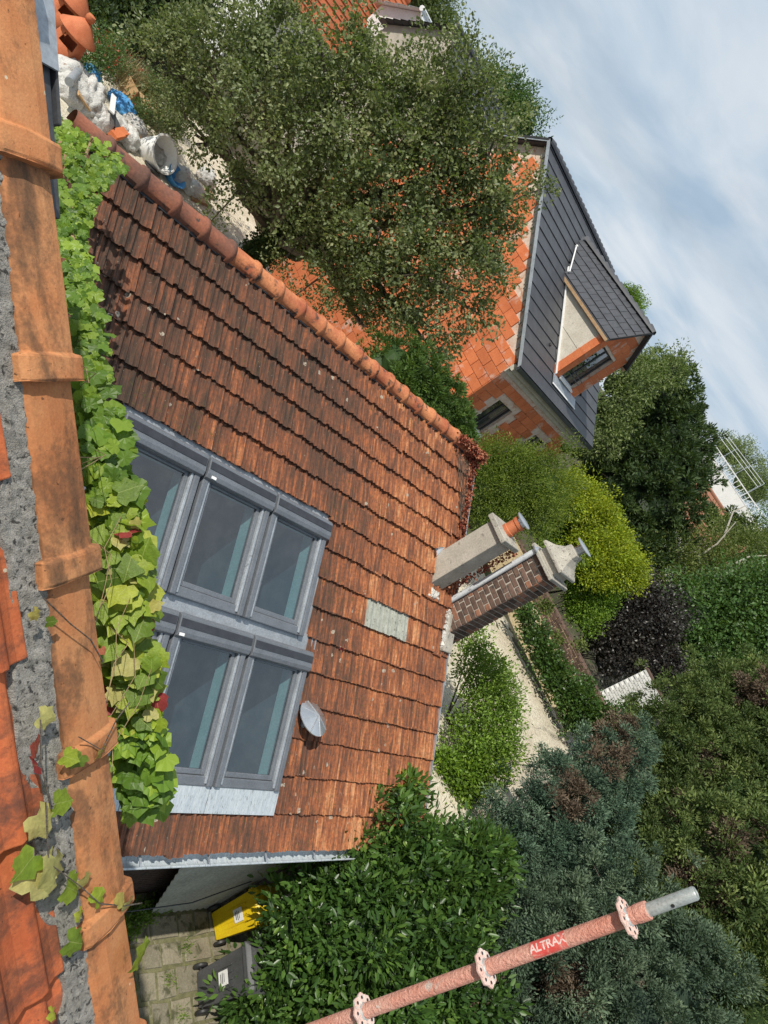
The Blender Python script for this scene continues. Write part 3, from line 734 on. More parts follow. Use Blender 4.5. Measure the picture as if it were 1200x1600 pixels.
# mortar fillet between caps and tiles
ps = np.arange(-1.6, 2.6, .018); mb = MB(); W = 9; vs = []
for i, p in enumerate(ps):
    lo = -.152 + .012 * sin(p * 17) + .008 * sin(p * 41 + 1) + .014 * sin(p * 6.2)
    for k in range(W):
        t = k / (W - 1); q = lo + (-.058 - lo) * t
        vs.append(NP(p, q, -.022 + .024 * (t * .7 + .3) * (1 if k else -1.5) + random.uniform(-.0035, .0035)))
mb.v = [tuple(v) for v in vs]; mb.f = [(i * W + k, i * W + k + 1, (i + 1) * W + k + 1, (i + 1) * W + k) for i in range(len(ps) - 1) for k in range(W - 1)]
mb.build('mortar_fillet', M['mortar'], near)
NPROF = [(0, .006), (.04, .020), (.14, .026), (.24, .024), (.31, .008), (.40, .002), (.52, .000), (.60, .006), (.66, .016), (.74, .016), (.80, .004), (.90, .001), (1.0, .008)]
for k in range(-5, 9):
    for j in range(6):
        t_ = tile_mesh('roof_tile', M['neartile'], .205, .40, .030, .026, NPROF, .003)
        P = NP(.18 + .335 * k, -.118 - .205 * (j + 1) + random.uniform(-.006, .006), -.038)
        a = random.uniform(-.015, .015); ex = NH * cos(a) - NP_ * sin(a); ey = -NP_ * cos(a) - NH * sin(a)
        o = inst('tile', t_, basis(P, ex, ey, NN), ndeck)
        md = o.modifiers.new('bevel', 'BEVEL'); md.width = .004; md.segments = 2; md.limit_method = 'ANGLE'
# metal edge: zinc drip along the lower part, dark gutter box along the upper part
b = MB(); b.prism([NP(.95, .086, -.075), NP(2.6, .092, -.075), NP(2.6, .118, -.07), NP(.95, .108, -.07)], NN * .012); b.build('drip_edge', M['zinc'], near)
b = MB(); b.prism([NP(-2.2, .088, -.06), NP(-.05, .086, -.06), NP(-.05, .104, -.055), NP(-2.2, .122, -.055)], NN * .01); b.build('drip_edge', M['zinc'], near)
b = MB()
b.prism([NP(-2.2, .125, -.16), NP(-.32, .108, -.16), NP(-.32, .150, -.16), NP(-2.2, .22, -.16)], NN * .10)
b.prism([NP(-2.2, .225, -.18), NP(-.50, .160, -.18), NP(-.50, .168, -.18), NP(-2.2, .240, -.18)], NN * .13)
b.build('gutter', M['anth'], near, bevel=.004)
b = MB(); b.prism([NP(-2.2, .125, -.05), NP(-.60, .108, -.05), NP(-.60, .165, -.05), NP(-2.2, .225, -.05)], NN * .006); b.build('gutter_cover', M['zinc'], near)
# ================================================================== NEW HOUSE OF ORANGE CLAY BLOCKS
HA = radians(9.4); HX = np.array([cos(HA), sin(HA), 0]); HY = np.array([-sin(HA), cos(HA), 0]); HE = np.array([16.52, 13.78, 0]); UP = np.array([0, 0, 1.])
def HP(a, b, z): return HE + HX * a + HY * b + UP * z
EZ, RZ, RB, HL = 6.78, 11.0, 6.05, 8.2
PIT = (RZ - EZ) / RB
newh = empty('new_house', tuple(HP(4, 6, 2.4)), 'unfinished house of bare orange clay blocks with dark grey roof', 'house')
def zroof(b): return EZ + PIT * (b if b < RB else 2 * RB - b)
def hbox(m, a0, a1, b0, b1, z0, z1): m.box(HP((a0 + a1) / 2, (b0 + b1) / 2, (z0 + z1) / 2), (a1 - a0, b1 - b0, z1 - z0), HX, HY, UP); return m
GA, EB = .20, .31                                # gable wall plane, eave wall plane
wins = [(1.55, 2.75, 4.26, 5.57), (5.18, 6.32, 4.26, 5.54)]
c = MB()
c.prism([HP(GA + .02, EB, -.3), HP(GA + .02, 2 * RB - EB, -.3), HP(GA + .02, 2 * RB - EB, zroof(EB) - .10), HP(GA + .02, RB, RZ - .12), HP(GA + .02, EB, zroof(EB) - .10)], HX * .3)
c.build('gable_wall', M['blockjoint'], newh)
c = MB(); c.prism([HP(HL - .4, EB, 2.0), HP(HL - .4, 2 * RB - EB, 2.0), HP(HL - .4, 2 * RB - EB, zroof(EB) - .10), HP(HL - .4, RB, RZ - .12), HP(HL - .4, EB, zroof(EB) - .10)], HX * .3); c.build('gable_wall', M['blockjoint'], newh)
c = MB(); hbox(c, .5, HL - .4, 2 * RB - EB - .3, 2 * RB - EB, 2.0, 6.8); c.build('rear_wall', M['blockjoint'], newh)
# eave wall with window openings
c = MB(); xsn = [.5, wins[0][0], wins[0][1], wins[1][0], wins[1][1], HL - .1]
for i in range(0, 5, 2): hbox(c, xsn[i], xsn[i + 1], EB + .02, EB + .32, 2.0, 6.62)
for w_ in wins: hbox(c, w_[0], w_[1], EB + .02, EB + .32, 2.0, w_[2]); hbox(c, w_[0], w_[1], EB + .02, EB + .32, w_[3], 6.62)
c.build('eave_wall', M['blockjoint'], newh)
c = MB(); hbox(c, GA - .012, HL, EB - .03, EB + .1, 6.30, 6.64); hbox(c, GA - .03, HL, EB - .16, EB - .03, 6.48, 6.70); c.build('ring_beam', M['ringbeam'], newh, bevel=.01)
# blocks
BLW, BLH = .56, .325
bm_full = brick_me('block', BLW - .016, .04, BLH - .014, M['block']); bm_half = brick_me('block', BLW / 2 - .016, .04, BLH - .014, M['block'])
bl = []
for k in range(35):
    z = -.025 + BLH * k
    # gable
    b = EB - (BLW / 2 if k % 2 else 0)
    while b < 2 * RB - EB:
        b0 = max(b, EB); b1 = b + BLW; half = b1 - b0 < BLW * .9
        lim = min(zroof(b0), zroof(min(b1, 2 * RB - EB))) - .16
        if z + BLH < lim and b1 < 2 * RB - EB + .1:
            bl.append((0, (b0 + b1) / 2, z + BLH / 2, half))
        b += BLW
    # eave wall
    if z > 1.9 and z + BLH < 6.32:
        a = GA - (0 if k % 2 else BLW / 2)
        while a < HL - .2:
            a0 = max(a, GA); a1 = min(a + BLW, HL); half = a1 - a0 < BLW * .9
            cut = any(a1 > w_[0] + .02 and a0 < w_[1] - .02 and z + BLH > w_[2] + .03 and z < w_[3] - .03 for w_ in wins)
            if not cut and a1 - a0 > BLW * .4: bl.append((1, (a0 + a1) / 2 if not half else a0 + BLW / 4, z + BLH / 2, half))
            a += BLW
def bdist(q): return (q[2] < 3.9, abs(q[1]) * (1.0 if q[0] == 0 else 1.15) + (6 if q[0] == 0 and q[2] < 5 else 0))
bl.sort(key=bdist)
rest = MB()
for i, (fc, t, z, half) in enumerate(bl):
    o_ = random.uniform(-.004, .005)
    if fc == 0: P, ex, ey = HP(GA + .004 + o_, t, z), HY, -HX
    else: P, ex, ey = HP(t, EB + .004 + o_, z), HX, HY
    if i < 290: inst('block', bm_half if half else bm_full, basis(P, ex, ey, UP), newh)
    else: rest.box(P, ((BLW / 2 if half else BLW) - .016, .04, BLH - .014), ex, ey, UP)
tag(rest.build('block_field', M['block'], newh), kind='stuff')
# thick mortar smears along the sloping top of the gable
sm = MB()
for i in range(60):
    b = EB + .1 + i * (RB - EB) / 60
    z = zroof(b) - .12; q = random.uniform(.06, .26)
    sm.prism([HP(GA - .012, b, z - q), HP(GA - .012, b + .13, z + .09 - q * random.uniform(.6, 1.2)), HP(GA - .012, b + .13, z + .09), HP(GA - .012, b, z)], HX * .03)
tag(sm.build('mortar_fill', M['ringbeam'], newh), kind='stuff')
# windows
def hwindow(a0, a1, z0, z1, bplane, sill_mat, nm='window'):
    f = MB(); b0 = bplane + .12; t = .06
    for r in ((a0, a0 + t, z0, z1), (a1 - t, a1, z0, z1), (a0 + t, a1 - t, z0, z0 + t), (a0 + t, a1 - t, z1 - t, z1), ((a0 + a1) / 2 - .035, (a0 + a1) / 2 + .035, z0 + t, z1 - t)):
        hbox(f, r[0], r[1], b0, b0 + .07, r[2], r[3])
    fo = f.build(nm, M['anth'], newh, bevel=.006)
    g_ = MB(); g_.add([HP(a0 + t, b0 + .03, z0 + t), HP(a1 - t, b0 + .03, z0 + t), HP(a1 - t, b0 + .03, z1 - t), HP(a0 + t, b0 + .03, z1 - t)], [(0, 1, 2, 3)]); g_.build('pane', M['glass'], fo, keep=True)
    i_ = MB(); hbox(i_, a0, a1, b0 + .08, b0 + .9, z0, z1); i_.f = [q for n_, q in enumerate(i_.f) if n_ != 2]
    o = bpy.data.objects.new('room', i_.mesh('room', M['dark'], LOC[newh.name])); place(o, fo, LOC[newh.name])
    s_ = MB(); s_.prism([HP(a0 - .04, bplane - .10, z0 - .08), HP(a1 + .04, bplane - .10, z0 - .08), HP(a1 + .04, bplane + .12, z0 - .02), HP(a0 - .04, bplane + .12, z0 - .02)], UP * .05); s_.build('sill', sill_mat, fo)
    h_ = MB()
    hbox(h_, a0 + .02, a0 + .20, b0 - .012, b0 - .004, z0 + .5, z0 + .58); h_.build('sticker', M['whiteplastic'], fo)
    return fo
for w_ in wins: hwindow(*w_, EB, M['whiteplastic'])
# roof: one strip of dark flat tiles for each course
nrm = unit(-HY * PIT + UP); slo = unit(HY + UP * PIT); SLN = sqrt(RB ** 2 + (RZ - EZ) ** 2)
c = MB(); c.prism([HP(0, .02, EZ - .10), HP(HL, .02, EZ - .10), HP(HL, RB, RZ - .10), HP(0, RB, RZ - .10)], UP * .08)
c.prism([HP(0, RB, RZ - .10), HP(HL, RB, RZ - .10), HP(HL, 2 * RB, EZ - .10), HP(0, 2 * RB, EZ - .10)], UP * .10)
nroof = c.build('roof', M['slate'], newh)
CG = .45; ncourse = int(SLN / CG) + 1
for k in range(ncourse):
    s0 = k * CG; L = min(CG + .05, SLN - s0); P = HP(-.04, 0, EZ) + slo * s0
    b = MB(); w0 = 8.28
    n = 27; vs = []
    for i in range(n + 1):
        x = w0 * i / n; j = random.uniform(-.002, .004)
        vs += [P + HX * x + nrm * (.034 + j), P + HX * x + slo * L + nrm * .004, P + HX * x + nrm * (-.004) + slo * .004]
    fs = []
    for i in range(n): fs += [(3 * i, 3 * i + 3, 3 * i + 4, 3 * i + 1), (3 * i + 2, 3 * i + 5, 3 * i + 3, 3 * i)]
    fs += [(2, 0, 1), (3 * n, 3 * n + 2, 3 * n + 1)]
    b.add(vs, fs); b.build('tile_course', M['slate'], nroof)
# ridge caps: short overlapping pieces
rc = MB(); n = 6; vs = []; fs = []
for x, r in ((0, .115), (.31, .165), (.33, .10)):
    for i in range(n + 1):
        t = pi * i / n; vs.append((x, cos(t) * r, sin(t) * r))
for k in range(2):
    for i in range(n): fs.append((k * 7 + i, k * 7 + i + 1, (k + 1) * 7 + i + 1, (k + 1) * 7 + i))
rc.v = vs; rc.f = fs; rcm = rc.mesh('ridge_cap', M['slate'])
for i in range(25): inst('ridge_cap', rcm, basis(HP(-.05 + .33 * i, RB, RZ - .01), HX, HY, UP), nroof)
# verge edge and dark fascia along the eave
c = MB(); c.prism([HP(-.06, 0, EZ - .07), HP(-.06, RB, RZ - .07), HP(-.06, RB, RZ + .05), HP(-.06, 0, EZ + .05)], HX * .02); c.prism([HP(-.06, 2 * RB, EZ - .07), HP(-.06, RB, RZ - .07), HP(-.06, RB, RZ + .05), HP(-.06, 2 * RB, EZ + .05)], HX * .02); c.build('verge_trim', M['zinc'], nroof)
c = MB(); c.prism([HP(-.07, RB, RZ - .02), HP(-.07, 2 * RB, EZ - .02), HP(-.07, 2 * RB, EZ + .06), HP(-.07, RB, RZ + .06)], HX * .25); c.build('verge_edge', M['black'], nroof)
c = MB(); hbox(c, -.03, HL + .03, -.05, .03, EZ - .14, EZ - .01); c.build('fascia', M['anth'], nroof)
for a, s_ in ((3.0, 5.0), (2.1, 1.6), (5.9, 1.3)):
    c = MB(); c.box(HP(a, 0, EZ) + slo * s_ + nrm * .06, (.08, .10, .06), HX, slo, nrm); c.build('roof_vent', M['black'], nroof, bevel=.01)
# dormer
DA0, DA1, DB, DZ0, DEZ, DAP, DAZ = 2.90, 5.20, .75, 7.30, 9.45, 4.05, 10.55
dp = (DAZ - DEZ) / (DAP - DA0)
dm = MB()                                        # front wall core around the window
wa0, wa1, wz0, wz1 = 3.25, 4.55, 7.46, 9.08
hbox(dm, DA0, wa0, DB, DB + .3, DZ0 - .1, DEZ); hbox(dm, wa1, DA1, DB, DB + .3, DZ0 - .1, DEZ); hbox(dm, wa0, wa1, DB, DB + .3, DZ0 - .1, wz0); hbox(dm, wa0, wa1, DB, DB + .3, wz1, DEZ)
dm.prism([HP(DA0, DB, DEZ), HP(DA1, DB, DEZ), HP(DAP, DB, DAZ - .05)], HY * .3)
dorm = dm.build('dormer', M['blockjoint'], newh)
# blocks on the dormer front and its lit edge
def dblock(a0, a1, z0, z1): 
    b = MB(); hbox(b, a0 + .004, a1 - .004, DB - .016 + random.uniform(-.003, .003), DB + .02, z0 + .004, z1 - .004); b.build('block', M['block'], dorm)
for k in range(7):
    z0 = DZ0 + .285 * k; z1 = min(z0 + .285, DEZ)
    dblock(DA0 + .02, wa0, z0, z1); dblock(wa1, DA1 - .02, z0, z1)
    b = MB(); hbox(b, DA0 - .014, DA0 + .02, DB - .012, DB + .27, z0 + .002, z1 - .002); b.build('block', M['block'], dorm)
for k in range(3):
    z0 = wz1 + .285 * k + .1; lo = DA0 + max(0, (z0 + .285 - DEZ)) / dp + .06; hi = DA1 - (lo - DA0); x = lo + (.2 if k % 2 else 0)
    if hi - lo < .3: continue
    n = max(1, round((hi - lo) / .44)); 
    for i in range(n): dblock(lo + (hi - lo) * i / n, lo + (hi - lo) * (i + 1) / n, z0, z0 + .285)
hw = hwindow(wa0, wa1, wz0, wz1, DB, M['whiteplastic']); hw.parent = dorm; hw.location = np.array(LOC[hw.name]) - LOC[dorm.name]
for z in (7.72, 7.86):
    b = MB(); b.tube(HP(wa0, DB - .03, z), HP(wa1, DB - .03, z), .012, n=6); b.build('safety_bar', M['anth'], dorm)
# cheek boards, with a joint between them
def bz(z): return (z - EZ) / PIT
zm = 8.35
for z0, z1 in ((None, zm - .006), (zm + .006, DEZ - .02)):
    lo = DZ0 - .02 if z0 is None else z0
    for side, s_ in ((DA0 + .005, 1), (DA1 - .025, -1)):
        c = MB(); c.prism([HP(side, DB + .28, lo + (0 if z0 is not None else .12)), HP(side, DB + .28, z1), HP(side, bz(z1) + .06, z1), HP(side, bz(lo if z0 is not None else lo + .2) + .06, lo if z0 is not None else lo + .2)], HX * .02); c.build('cheek_board', M['panelboard'], dorm)
c = MB(); c.prism([HP(DA0 - .05, DB - .05, DZ0 + .06), HP(DA0 - .05, bz(DEZ), DEZ + .06), HP(DA0 - .05, bz(DEZ), DEZ + .12), HP(DA0 - .05, DB - .05, DZ0 + .12)], HX * .055); c.build('soaker_trim', M['whiteplastic'], dorm)
c = MB(); c.box(HP((DA0 + DA1) / 2 - .03, 0, EZ) + slo * .72 + nrm * .062, (DA1 - DA0 + .25, .36, .012), HX, slo, nrm); c.build('apron', M['zinc'], dorm)
c = MB(); c.box(HP((DA0 + DA1) / 2 - .03, 0, EZ) + slo * .55 + nrm * .075, (DA1 - DA0 + .27, .05, .02), HX, slo, nrm); c.build('apron_edge', M['whiteplastic'], dorm)
# dormer roof
for side in (1, -1):
    ae = DAP - side * (DAP - DA0 + .14); ez = DAZ - dp * (DAP - DA0 + .14); ln = sqrt((DAP - DA0 + .14) ** 2 + (DAZ - ez) ** 2)
    c = MB(); c.prism([HP(ae, DB - .16, ez - .05), HP(DAP, DB - .16, DAZ - .05), HP(DAP, bz(DAZ) + .1, DAZ - .05), HP(ae, bz(ez) + .1, ez - .05)], UP * .05); rf = c.build('dormer_roof', M['slate'], dorm)
    sx = unit(HX * side + UP * dp); nx = unit(-HX * side * dp + UP); nk = 5; G = ln / nk
    for k in range(nk):
        z = ez + dp * (G * k * (DAP - DA0 + .14) / ln); b0 = DB - .17; b1 = bz(z) + .08; W_ = .30; off = .15 if k % 2 else 0; x = b0
        while x < b1:
            x1 = min(x + (W_ - off if x == b0 and off else W_), b1); L = min(G + .04, ln - G * k)
            P = HP(ae, x, ez) + sx * (G * k); hh = .034 + random.uniform(-.006, .008); w2 = x1 - x - .014
            b = MB(); b.add([P + nx * hh, P + HY * w2 + nx * hh, P + HY * w2 + sx * L + nx * .003, P + sx * L + nx * .003, P - nx * .002, P + HY * w2 - nx * .002], [(0, 1, 2, 3), (4, 5, 1, 0), (0, 3, 4), (1, 5, 2)])
            b.build('tile', M['slate'], rf); x = x1
    c = MB(); c.prism([HP(ae, DB - .12, ez - .15), HP(ae, bz(ez), ez - .15), HP(ae, bz(ez), ez - .05), HP(ae, DB - .12, ez - .05)], HX * side * .10); c.build('eave_timber', M['wood'], dorm)
    c = MB(); c.prism([HP(ae, DB - .18, ez - .06), HP(DAP, DB - .18, DAZ - .06), HP(DAP, DB - .18, DAZ + .05), HP(ae, DB - .18, ez + .05)], HY * .02); c.build('verge_trim', M['black'], dorm)
for i in range(14): inst('ridge_cap', rcm, basis(HP(DAP, DB - .2 + .33 * i, DAZ - .01), HY, -HX, UP), dorm)
c = MB(); c.tube(HP(DA0 - .12, bz(DEZ) - .25, DEZ + .02), HP(DA0 + .35, bz(DEZ) + .75, DEZ + .68), .025, n=8); c.lathe(HP(DA0 + .35, bz(DEZ) + .75, DEZ + .66), [(.04, 0), (.05, .05), (.02, .08)], 10); c.build('white_roof_pipe', M['whiteplastic'], dorm)

# ================================================================== GARDEN WALLS
gwl = empty('garden_wall', (21.75, 8.0, 1.4), 'low tan rendered garden wall with a brown brick coping', 'wall')
wa, wb = np.array([21.0, 12.0]), np.array([22.14, 5.30]); wd = unit(np.append(wb - wa, 0)); wn_ = np.array([-wd[1], wd[0], 0]); wl = np.linalg.norm(wb - wa)
b = MB(); b.box(np.append((wa + wb) / 2, 2.35), (wl, .30, 2.1), wd, wn_, UP); b.build('rendered_face', M['ledge'], gwl)
cop = [brick_me('coping_brick', .215, .105, .07, M['brick']), brick_me('coping_brick', .215, .105, .07, M['brickdark'])]
nb = int(wl / .225)
for i in range(nb):
    for r in (-1, 0, 1):
        p = np.append(wa, 0) + wd * (.11 + .225 * i + (.11 if r == 0 else 0)) + wn_ * (.113 * r) + UP * (3.44 + random.uniform(-.006, .008))
        inst('coping_brick', random.choice(cop), basis(p, wd, wn_, UP), gwl)
fbm = [brick_me('face_brick', .212, .03, .062, M['brick']), brick_me('face_brick', .212, .03, .062, M['brickdark'])]
for k in range(6):
    for i in range(nb):
        p = np.append(wa, 0) + wd * (.11 + .225 * i + (.11 if k % 2 else 0)) + UP * (3.36 - .075 * k)
        q = p - wn_ * .155 if (wn_[0] > 0) else p + wn_ * .155
        if p[1] < 10.2: inst('face_brick', random.choice(fbm), basis(q + rng.normal(0, .004, 3), wd, wn_, UP), gwl)
wwl = empty('white_brick_wall', (23.4, 5.75, 1.4), 'white painted brick wall end standing behind the garden wall', 'wall')
b = MB(); b.box((23.53, 5.75, 3.1), (.24, 1.12, 3.46)); b.build('core', M['whitewall'], wwl)
b = MB(); b.box((23.53, 5.75, 4.85), (.30, 1.2, .05)); b.build('coping', M['brickdark'], wwl)
wbm = brick_me('brick', .222, .04, .075, M['whitebrick'])
for k in range(32):
    z = 4.78 - .088 * k
    for j in range(5):
        y = 5.20 + .235 * j + (.115 if k % 2 else 0) + .05
        if y + .11 < 6.35: inst('brick', wbm, basis((23.40 + random.uniform(-.004, .004), y, z), (0, 1, 0), (-1, 0, 0), (0, 0, 1)), wwl)

# ================================================================== FAR BUILDINGS
def gable_house(name, c, yaw, L, W, z0, ze, zr, wall, roof, label, cat='house', courses=10, wins_=(), wins_front=()):
    ex = np.array([cos(yaw), sin(yaw), 0]); ey = np.array([-sin(yaw), cos(yaw), 0]); c = np.array([c[0], c[1], 0])
    P = lambda a, b, z: c + ex * a + ey * b + UP * z
    h = empty(name, tuple(P(0, 0, z0)), label, cat)
    b = MB(); b.prism([P(-L / 2, -W / 2, z0), P(-L / 2, W / 2, z0), P(-L / 2, W / 2, ze), P(-L / 2, 0, zr), P(-L / 2, -W / 2, ze)], ex * L); b.build('wall', wall, h)
    for s in (-1, 1):
        sl_ = unit(-ey * s * (W / 2) + UP * (zr - ze)); nn_ = unit(ey * s * (zr - ze) + UP * W / 2); ln = sqrt((W / 2) ** 2 + (zr - ze) ** 2) + .4; G = ln / courses
        r0 = P(-L / 2 - .3, s * W / 2, ze) - sl_ * .38
        b = MB(); b.add([r0 + nn_ * .02, r0 + ex * (L + .6) + nn_ * .02, r0 + ex * (L + .6) + sl_ * ln + nn_ * .02, r0 + sl_ * ln + nn_ * .02], [(0, 1, 2, 3)]); ro = b.build('roof', roof, h)
        for k in range(courses):
            q = r0 + sl_ * G * k; b = MB(); b.add([q + nn_ * .09, q + ex * (L + .6) + nn_ * .09, q + ex * (L + .6) + sl_ * G * 1.05 + nn_ * .04, q + sl_ * G * 1.05 + nn_ * .04, q, q + ex * (L + .6)], [(0, 1, 2, 3), (4, 5, 1, 0)]); b.build('tile_course', roof, ro)
    b = MB(); b.path([P(-L / 2 - .3, 0, zr + .08), P(L / 2 + .3, 0, zr + .08)], .13, 8); b.build('ridge', roof, h)
    for (a, z, w_, hh) in wins_:
        b = MB(); b.box(P(a, -W / 2 - .01, z), (w_ + .16, .06, hh + .16), ex, ey, UP); f = b.build('window', M['whiteplastic'], h)
        b = MB(); b.box(P(a, -W / 2 - .045, z), (w_, .02, hh), ex, ey, UP); b.build('pane', M['dark'], f)
    for (bb, z, w_, hh) in wins_front:
        b = MB(); b.box(P(-L / 2 - .01, bb, z), (.06, w_ + .16, hh + .16), ex, ey, UP); f = b.build('window', M['whiteplastic'], h)
        b = MB(); b.box(P(-L / 2 - .045, bb, z), (.02, w_, hh), ex, ey, UP); b.build('pane', M['dark'], f)
    return h
FA = radians(20)
gable_house('far_house', (15.2, 39.5), FA, 9.0, 8.5, 1.8, 6.7, 10.6, M['whitewall'], M['orangeroof'], 'white house with bright orange tiled roof behind the pear tree', courses=16, wins_=((-2.6, 5.0, 1, 1.2), (0.2, 5.0, 1, 1.2)))
gable_house('far_house', (19.6, 37.2), FA + .2, 3.2, 3.4, 1.8, 9.4, 10.7, M['whitewall'], M['whiteplastic'], 'small pale grey gabled building right of the orange roof', courses=4)
gable_house('far_house', (20.6, 31.8), radians(12), 7.0, 6.5, 1.8, 9.1, 11.2, M['cement'], M['slate'], 'grey roofed house behind the crown of the pear tree', courses=10)

# pale flat-roofed block with balustrades, far right
blk = empty('apartment_block', (57.0, 24.0, 2.0), 'white flat roofed building with a balustraded terrace above the trees', 'building')
BAy = atan2(22.0 - 27.57, 55.82 - 53.29); bex = np.array([cos(BAy), sin(BAy), 0]); bey = np.array([-sin(BAy), cos(BAy), 0]); BO = np.array([53.1, 28.0, 0])
BPt = lambda a, b, z: BO + bex * a + bey * b + UP * z
def bbx(m, a0, a1, b0, b1, z0, z1): m.box(BPt((a0 + a1) / 2, (b0 + b1) / 2, (z0 + z1) / 2), (a1 - a0, b1 - b0, z1 - z0), bex, bey, UP); return m
bbx_ = MB(); bbx(bbx_, -2, 14, .6, 9, 2, 10.6); bbx_.build('wall', M['whitewall'], blk)
m = MB(); bbx(m, -2.2, 14, -.3, 9.2, 10.6, 12.0); m.build('parapet', M['whitewall'], blk)
m = MB(); bbx(m, -2.2, 14, -.32, -.26, 12.58, 12.65); bbx(m, -2.2, 14, -.32, -.26, 12.0, 12.05); m.build('rail', M['whiteplastic'], blk)
for i in range(44):
    m = MB(); bbx(m, -2.1 + .36 * i, -2.06 + .36 * i, -.31, -.27, 12.05, 12.58); m.build('baluster', M['whiteplastic'], blk)
for i in range(5):
    m = MB(); bbx(m, -1 + 3 * i, .6 + 3 * i, .53, .62, 8.3, 10.1); f = m.build('window', M['anth'], blk); m = MB(); bbx(m, -.9 + 3 * i, .5 + 3 * i, .50, .53, 8.4, 10.0); m.build('pane', M['glass'], f)
m = MB(); bbx(m, 1.6, 2.3, -.2, .6, 8.4, 10.55); m.build('awning', M['orangeroof'], blk)
fr = empty('terrace_frame', tuple(BPt(2.5, 1.5, 12.0)), 'thin steel pergola frame on the far white roof terrace', 'pergola')
m = MB()
for z in (13.7, 13.2): m.tube(BPt(.3, 1.2, z + .1), BPt(5.2, 1.2, z + .35), .02, n=5)
for a in (.3, 1.9, 3.5, 5.2): m.tube(BPt(a, 1.2, 12.0), BPt(a, 1.2, 13.8 + .05 * a), .02, n=5)
for a in (.3, 5.2): m.tube(BPt(a, 1.2, 13.8), BPt(a, 3.4, 13.8), .02, n=5)
m.tube(BPt(.3, 3.4, 13.8), BPt(5.2, 3.4, 14.0), .02, n=5)
for a in (.3, 5.2): m.tube(BPt(a, 3.4, 12.0), BPt(a, 3.4, 13.8), .02, n=5)
m.build('steel_bars', M['steel'], fr)
gable_house('far_house', (47.5, 20.3), radians(-58), 6.0, 6.0, 2, 8.0, 10.2, M['whitewall'], M['brickred'], 'white house with red brick trim seen through the far trees', courses=8, wins_=((-1.2, 7.2, .8, 1.1), (1.2, 7.2, .8, 1.1)))
# ================================================================== SCAFFOLD STANDARD
import bmesh
PX, PY = 2.40, .028
sp = empty('scaffold_pole', (PX, PY, 0), 'scaffold pole with flaking red paint and cast rosettes, standing nearest', 'scaffold pole')
b = MB(); n = 20; zs = [0.05] + list(np.arange(.5, 7.78, .06)) + [7.80]; vs = []; 
for z in zs:
    for i in range(n):
        t = 2 * pi * i / n; vs.append((PX + cos(t) * .0242, PY + sin(t) * .0242, z))
b.add(vs, [(k * n + i, k * n + (i + 1) % n, (k + 1) * n + (i + 1) % n, (k + 1) * n + i) for k in range(len(zs) - 1) for i in range(n)] + [tuple(range((len(zs) - 1) * n, len(zs) * n))])
b.build('tube', M['redsteel'], sp, smooth=True)
b = MB(); b.lathe((PX, PY, 7.80), [(.0190, -.02), (.0190, .150), (.0165, .154), (.0150, .150), (.0148, .02)], 20); b.build('spigot', M['galv'], sp, smooth=True)
b = MB(); b.tube((PX - .016, PY - .0105, 7.88), (PX - .0172, PY - .0112, 7.88), .0055, n=10); b.build('bolt_hole', M['black'], sp)
b = MB(); b.lathe((PX, PY, 7.77), [(.0255, -.005), (.0262, 0), (.0262, .03), (.0250, .034)], 20); b.build('collar', M['redsteel'], sp, smooth=True)
b = MB(); b.box((PX, PY, .015), (.15, .15, .03)); b.box((PX, PY, .04), (.05, .05, .05)); b.build('base_plate', M['galv'], sp)
def rosette(z):
    b = MB(); N = 32; vs = []
    for zz_, k in ((-.0045, 1), (.0045, 1)):
        for i in range(N):
            t = 2 * pi * i / N; r = .054 + .004 * cos(8 * t); vs.append((PX + cos(t) * r, PY + sin(t) * r, z + zz_))
    for zz_ in (-.0045, .0045):
        for i in range(N):
            t = 2 * pi * i / N; vs.append((PX + cos(t) * .0225, PY + sin(t) * .0225, z + zz_))
    fs = [(i, (i + 1) % N, N + (i + 1) % N, N + i) for i in range(N)] + [(N + i, N + (i + 1) % N, 3 * N + (i + 1) % N, 3 * N + i) for i in range(N)] + [(2 * N + i, 2 * N + (i + 1) % N, (i + 1) % N, i) for i in range(N)]
    b.add(vs, fs)
    # raised rim and spokes between the wedge holes
    for i in range(8):
        t = 2 * pi * (i + .5) / 8
        b.box((PX + cos(t) * .038, PY + sin(t) * .038, z + .003), (.026, .007, .009), (cos(t), sin(t), 0), (-sin(t), cos(t), 0), UP)
    r_ = b.build('rosette', M['castring'], sp, bevel=.002)
    h = MB()
    for i in range(8):
        t = 2 * pi * i / 8; h.tube((PX + cos(t) * .041, PY + sin(t) * .041, z + .0048), (PX + cos(t) * .041, PY + sin(t) * .041, z + .0054), .0055, n=10)
    h.build('wedge_holes', M['black'], r_)
    w_ = MB(); w_.lathe((PX, PY, z), [(.0246, -.012), (.0275, -.006), (.0275, .006), (.0246, .012)], 20); w_.build('weld', M['galv'], r_)
for z in (7.735, 7.235, 6.735, 6.235, 5.735, 5.235, 4.735, 3.735, 2.735, 1.735, .735): rosette(z)
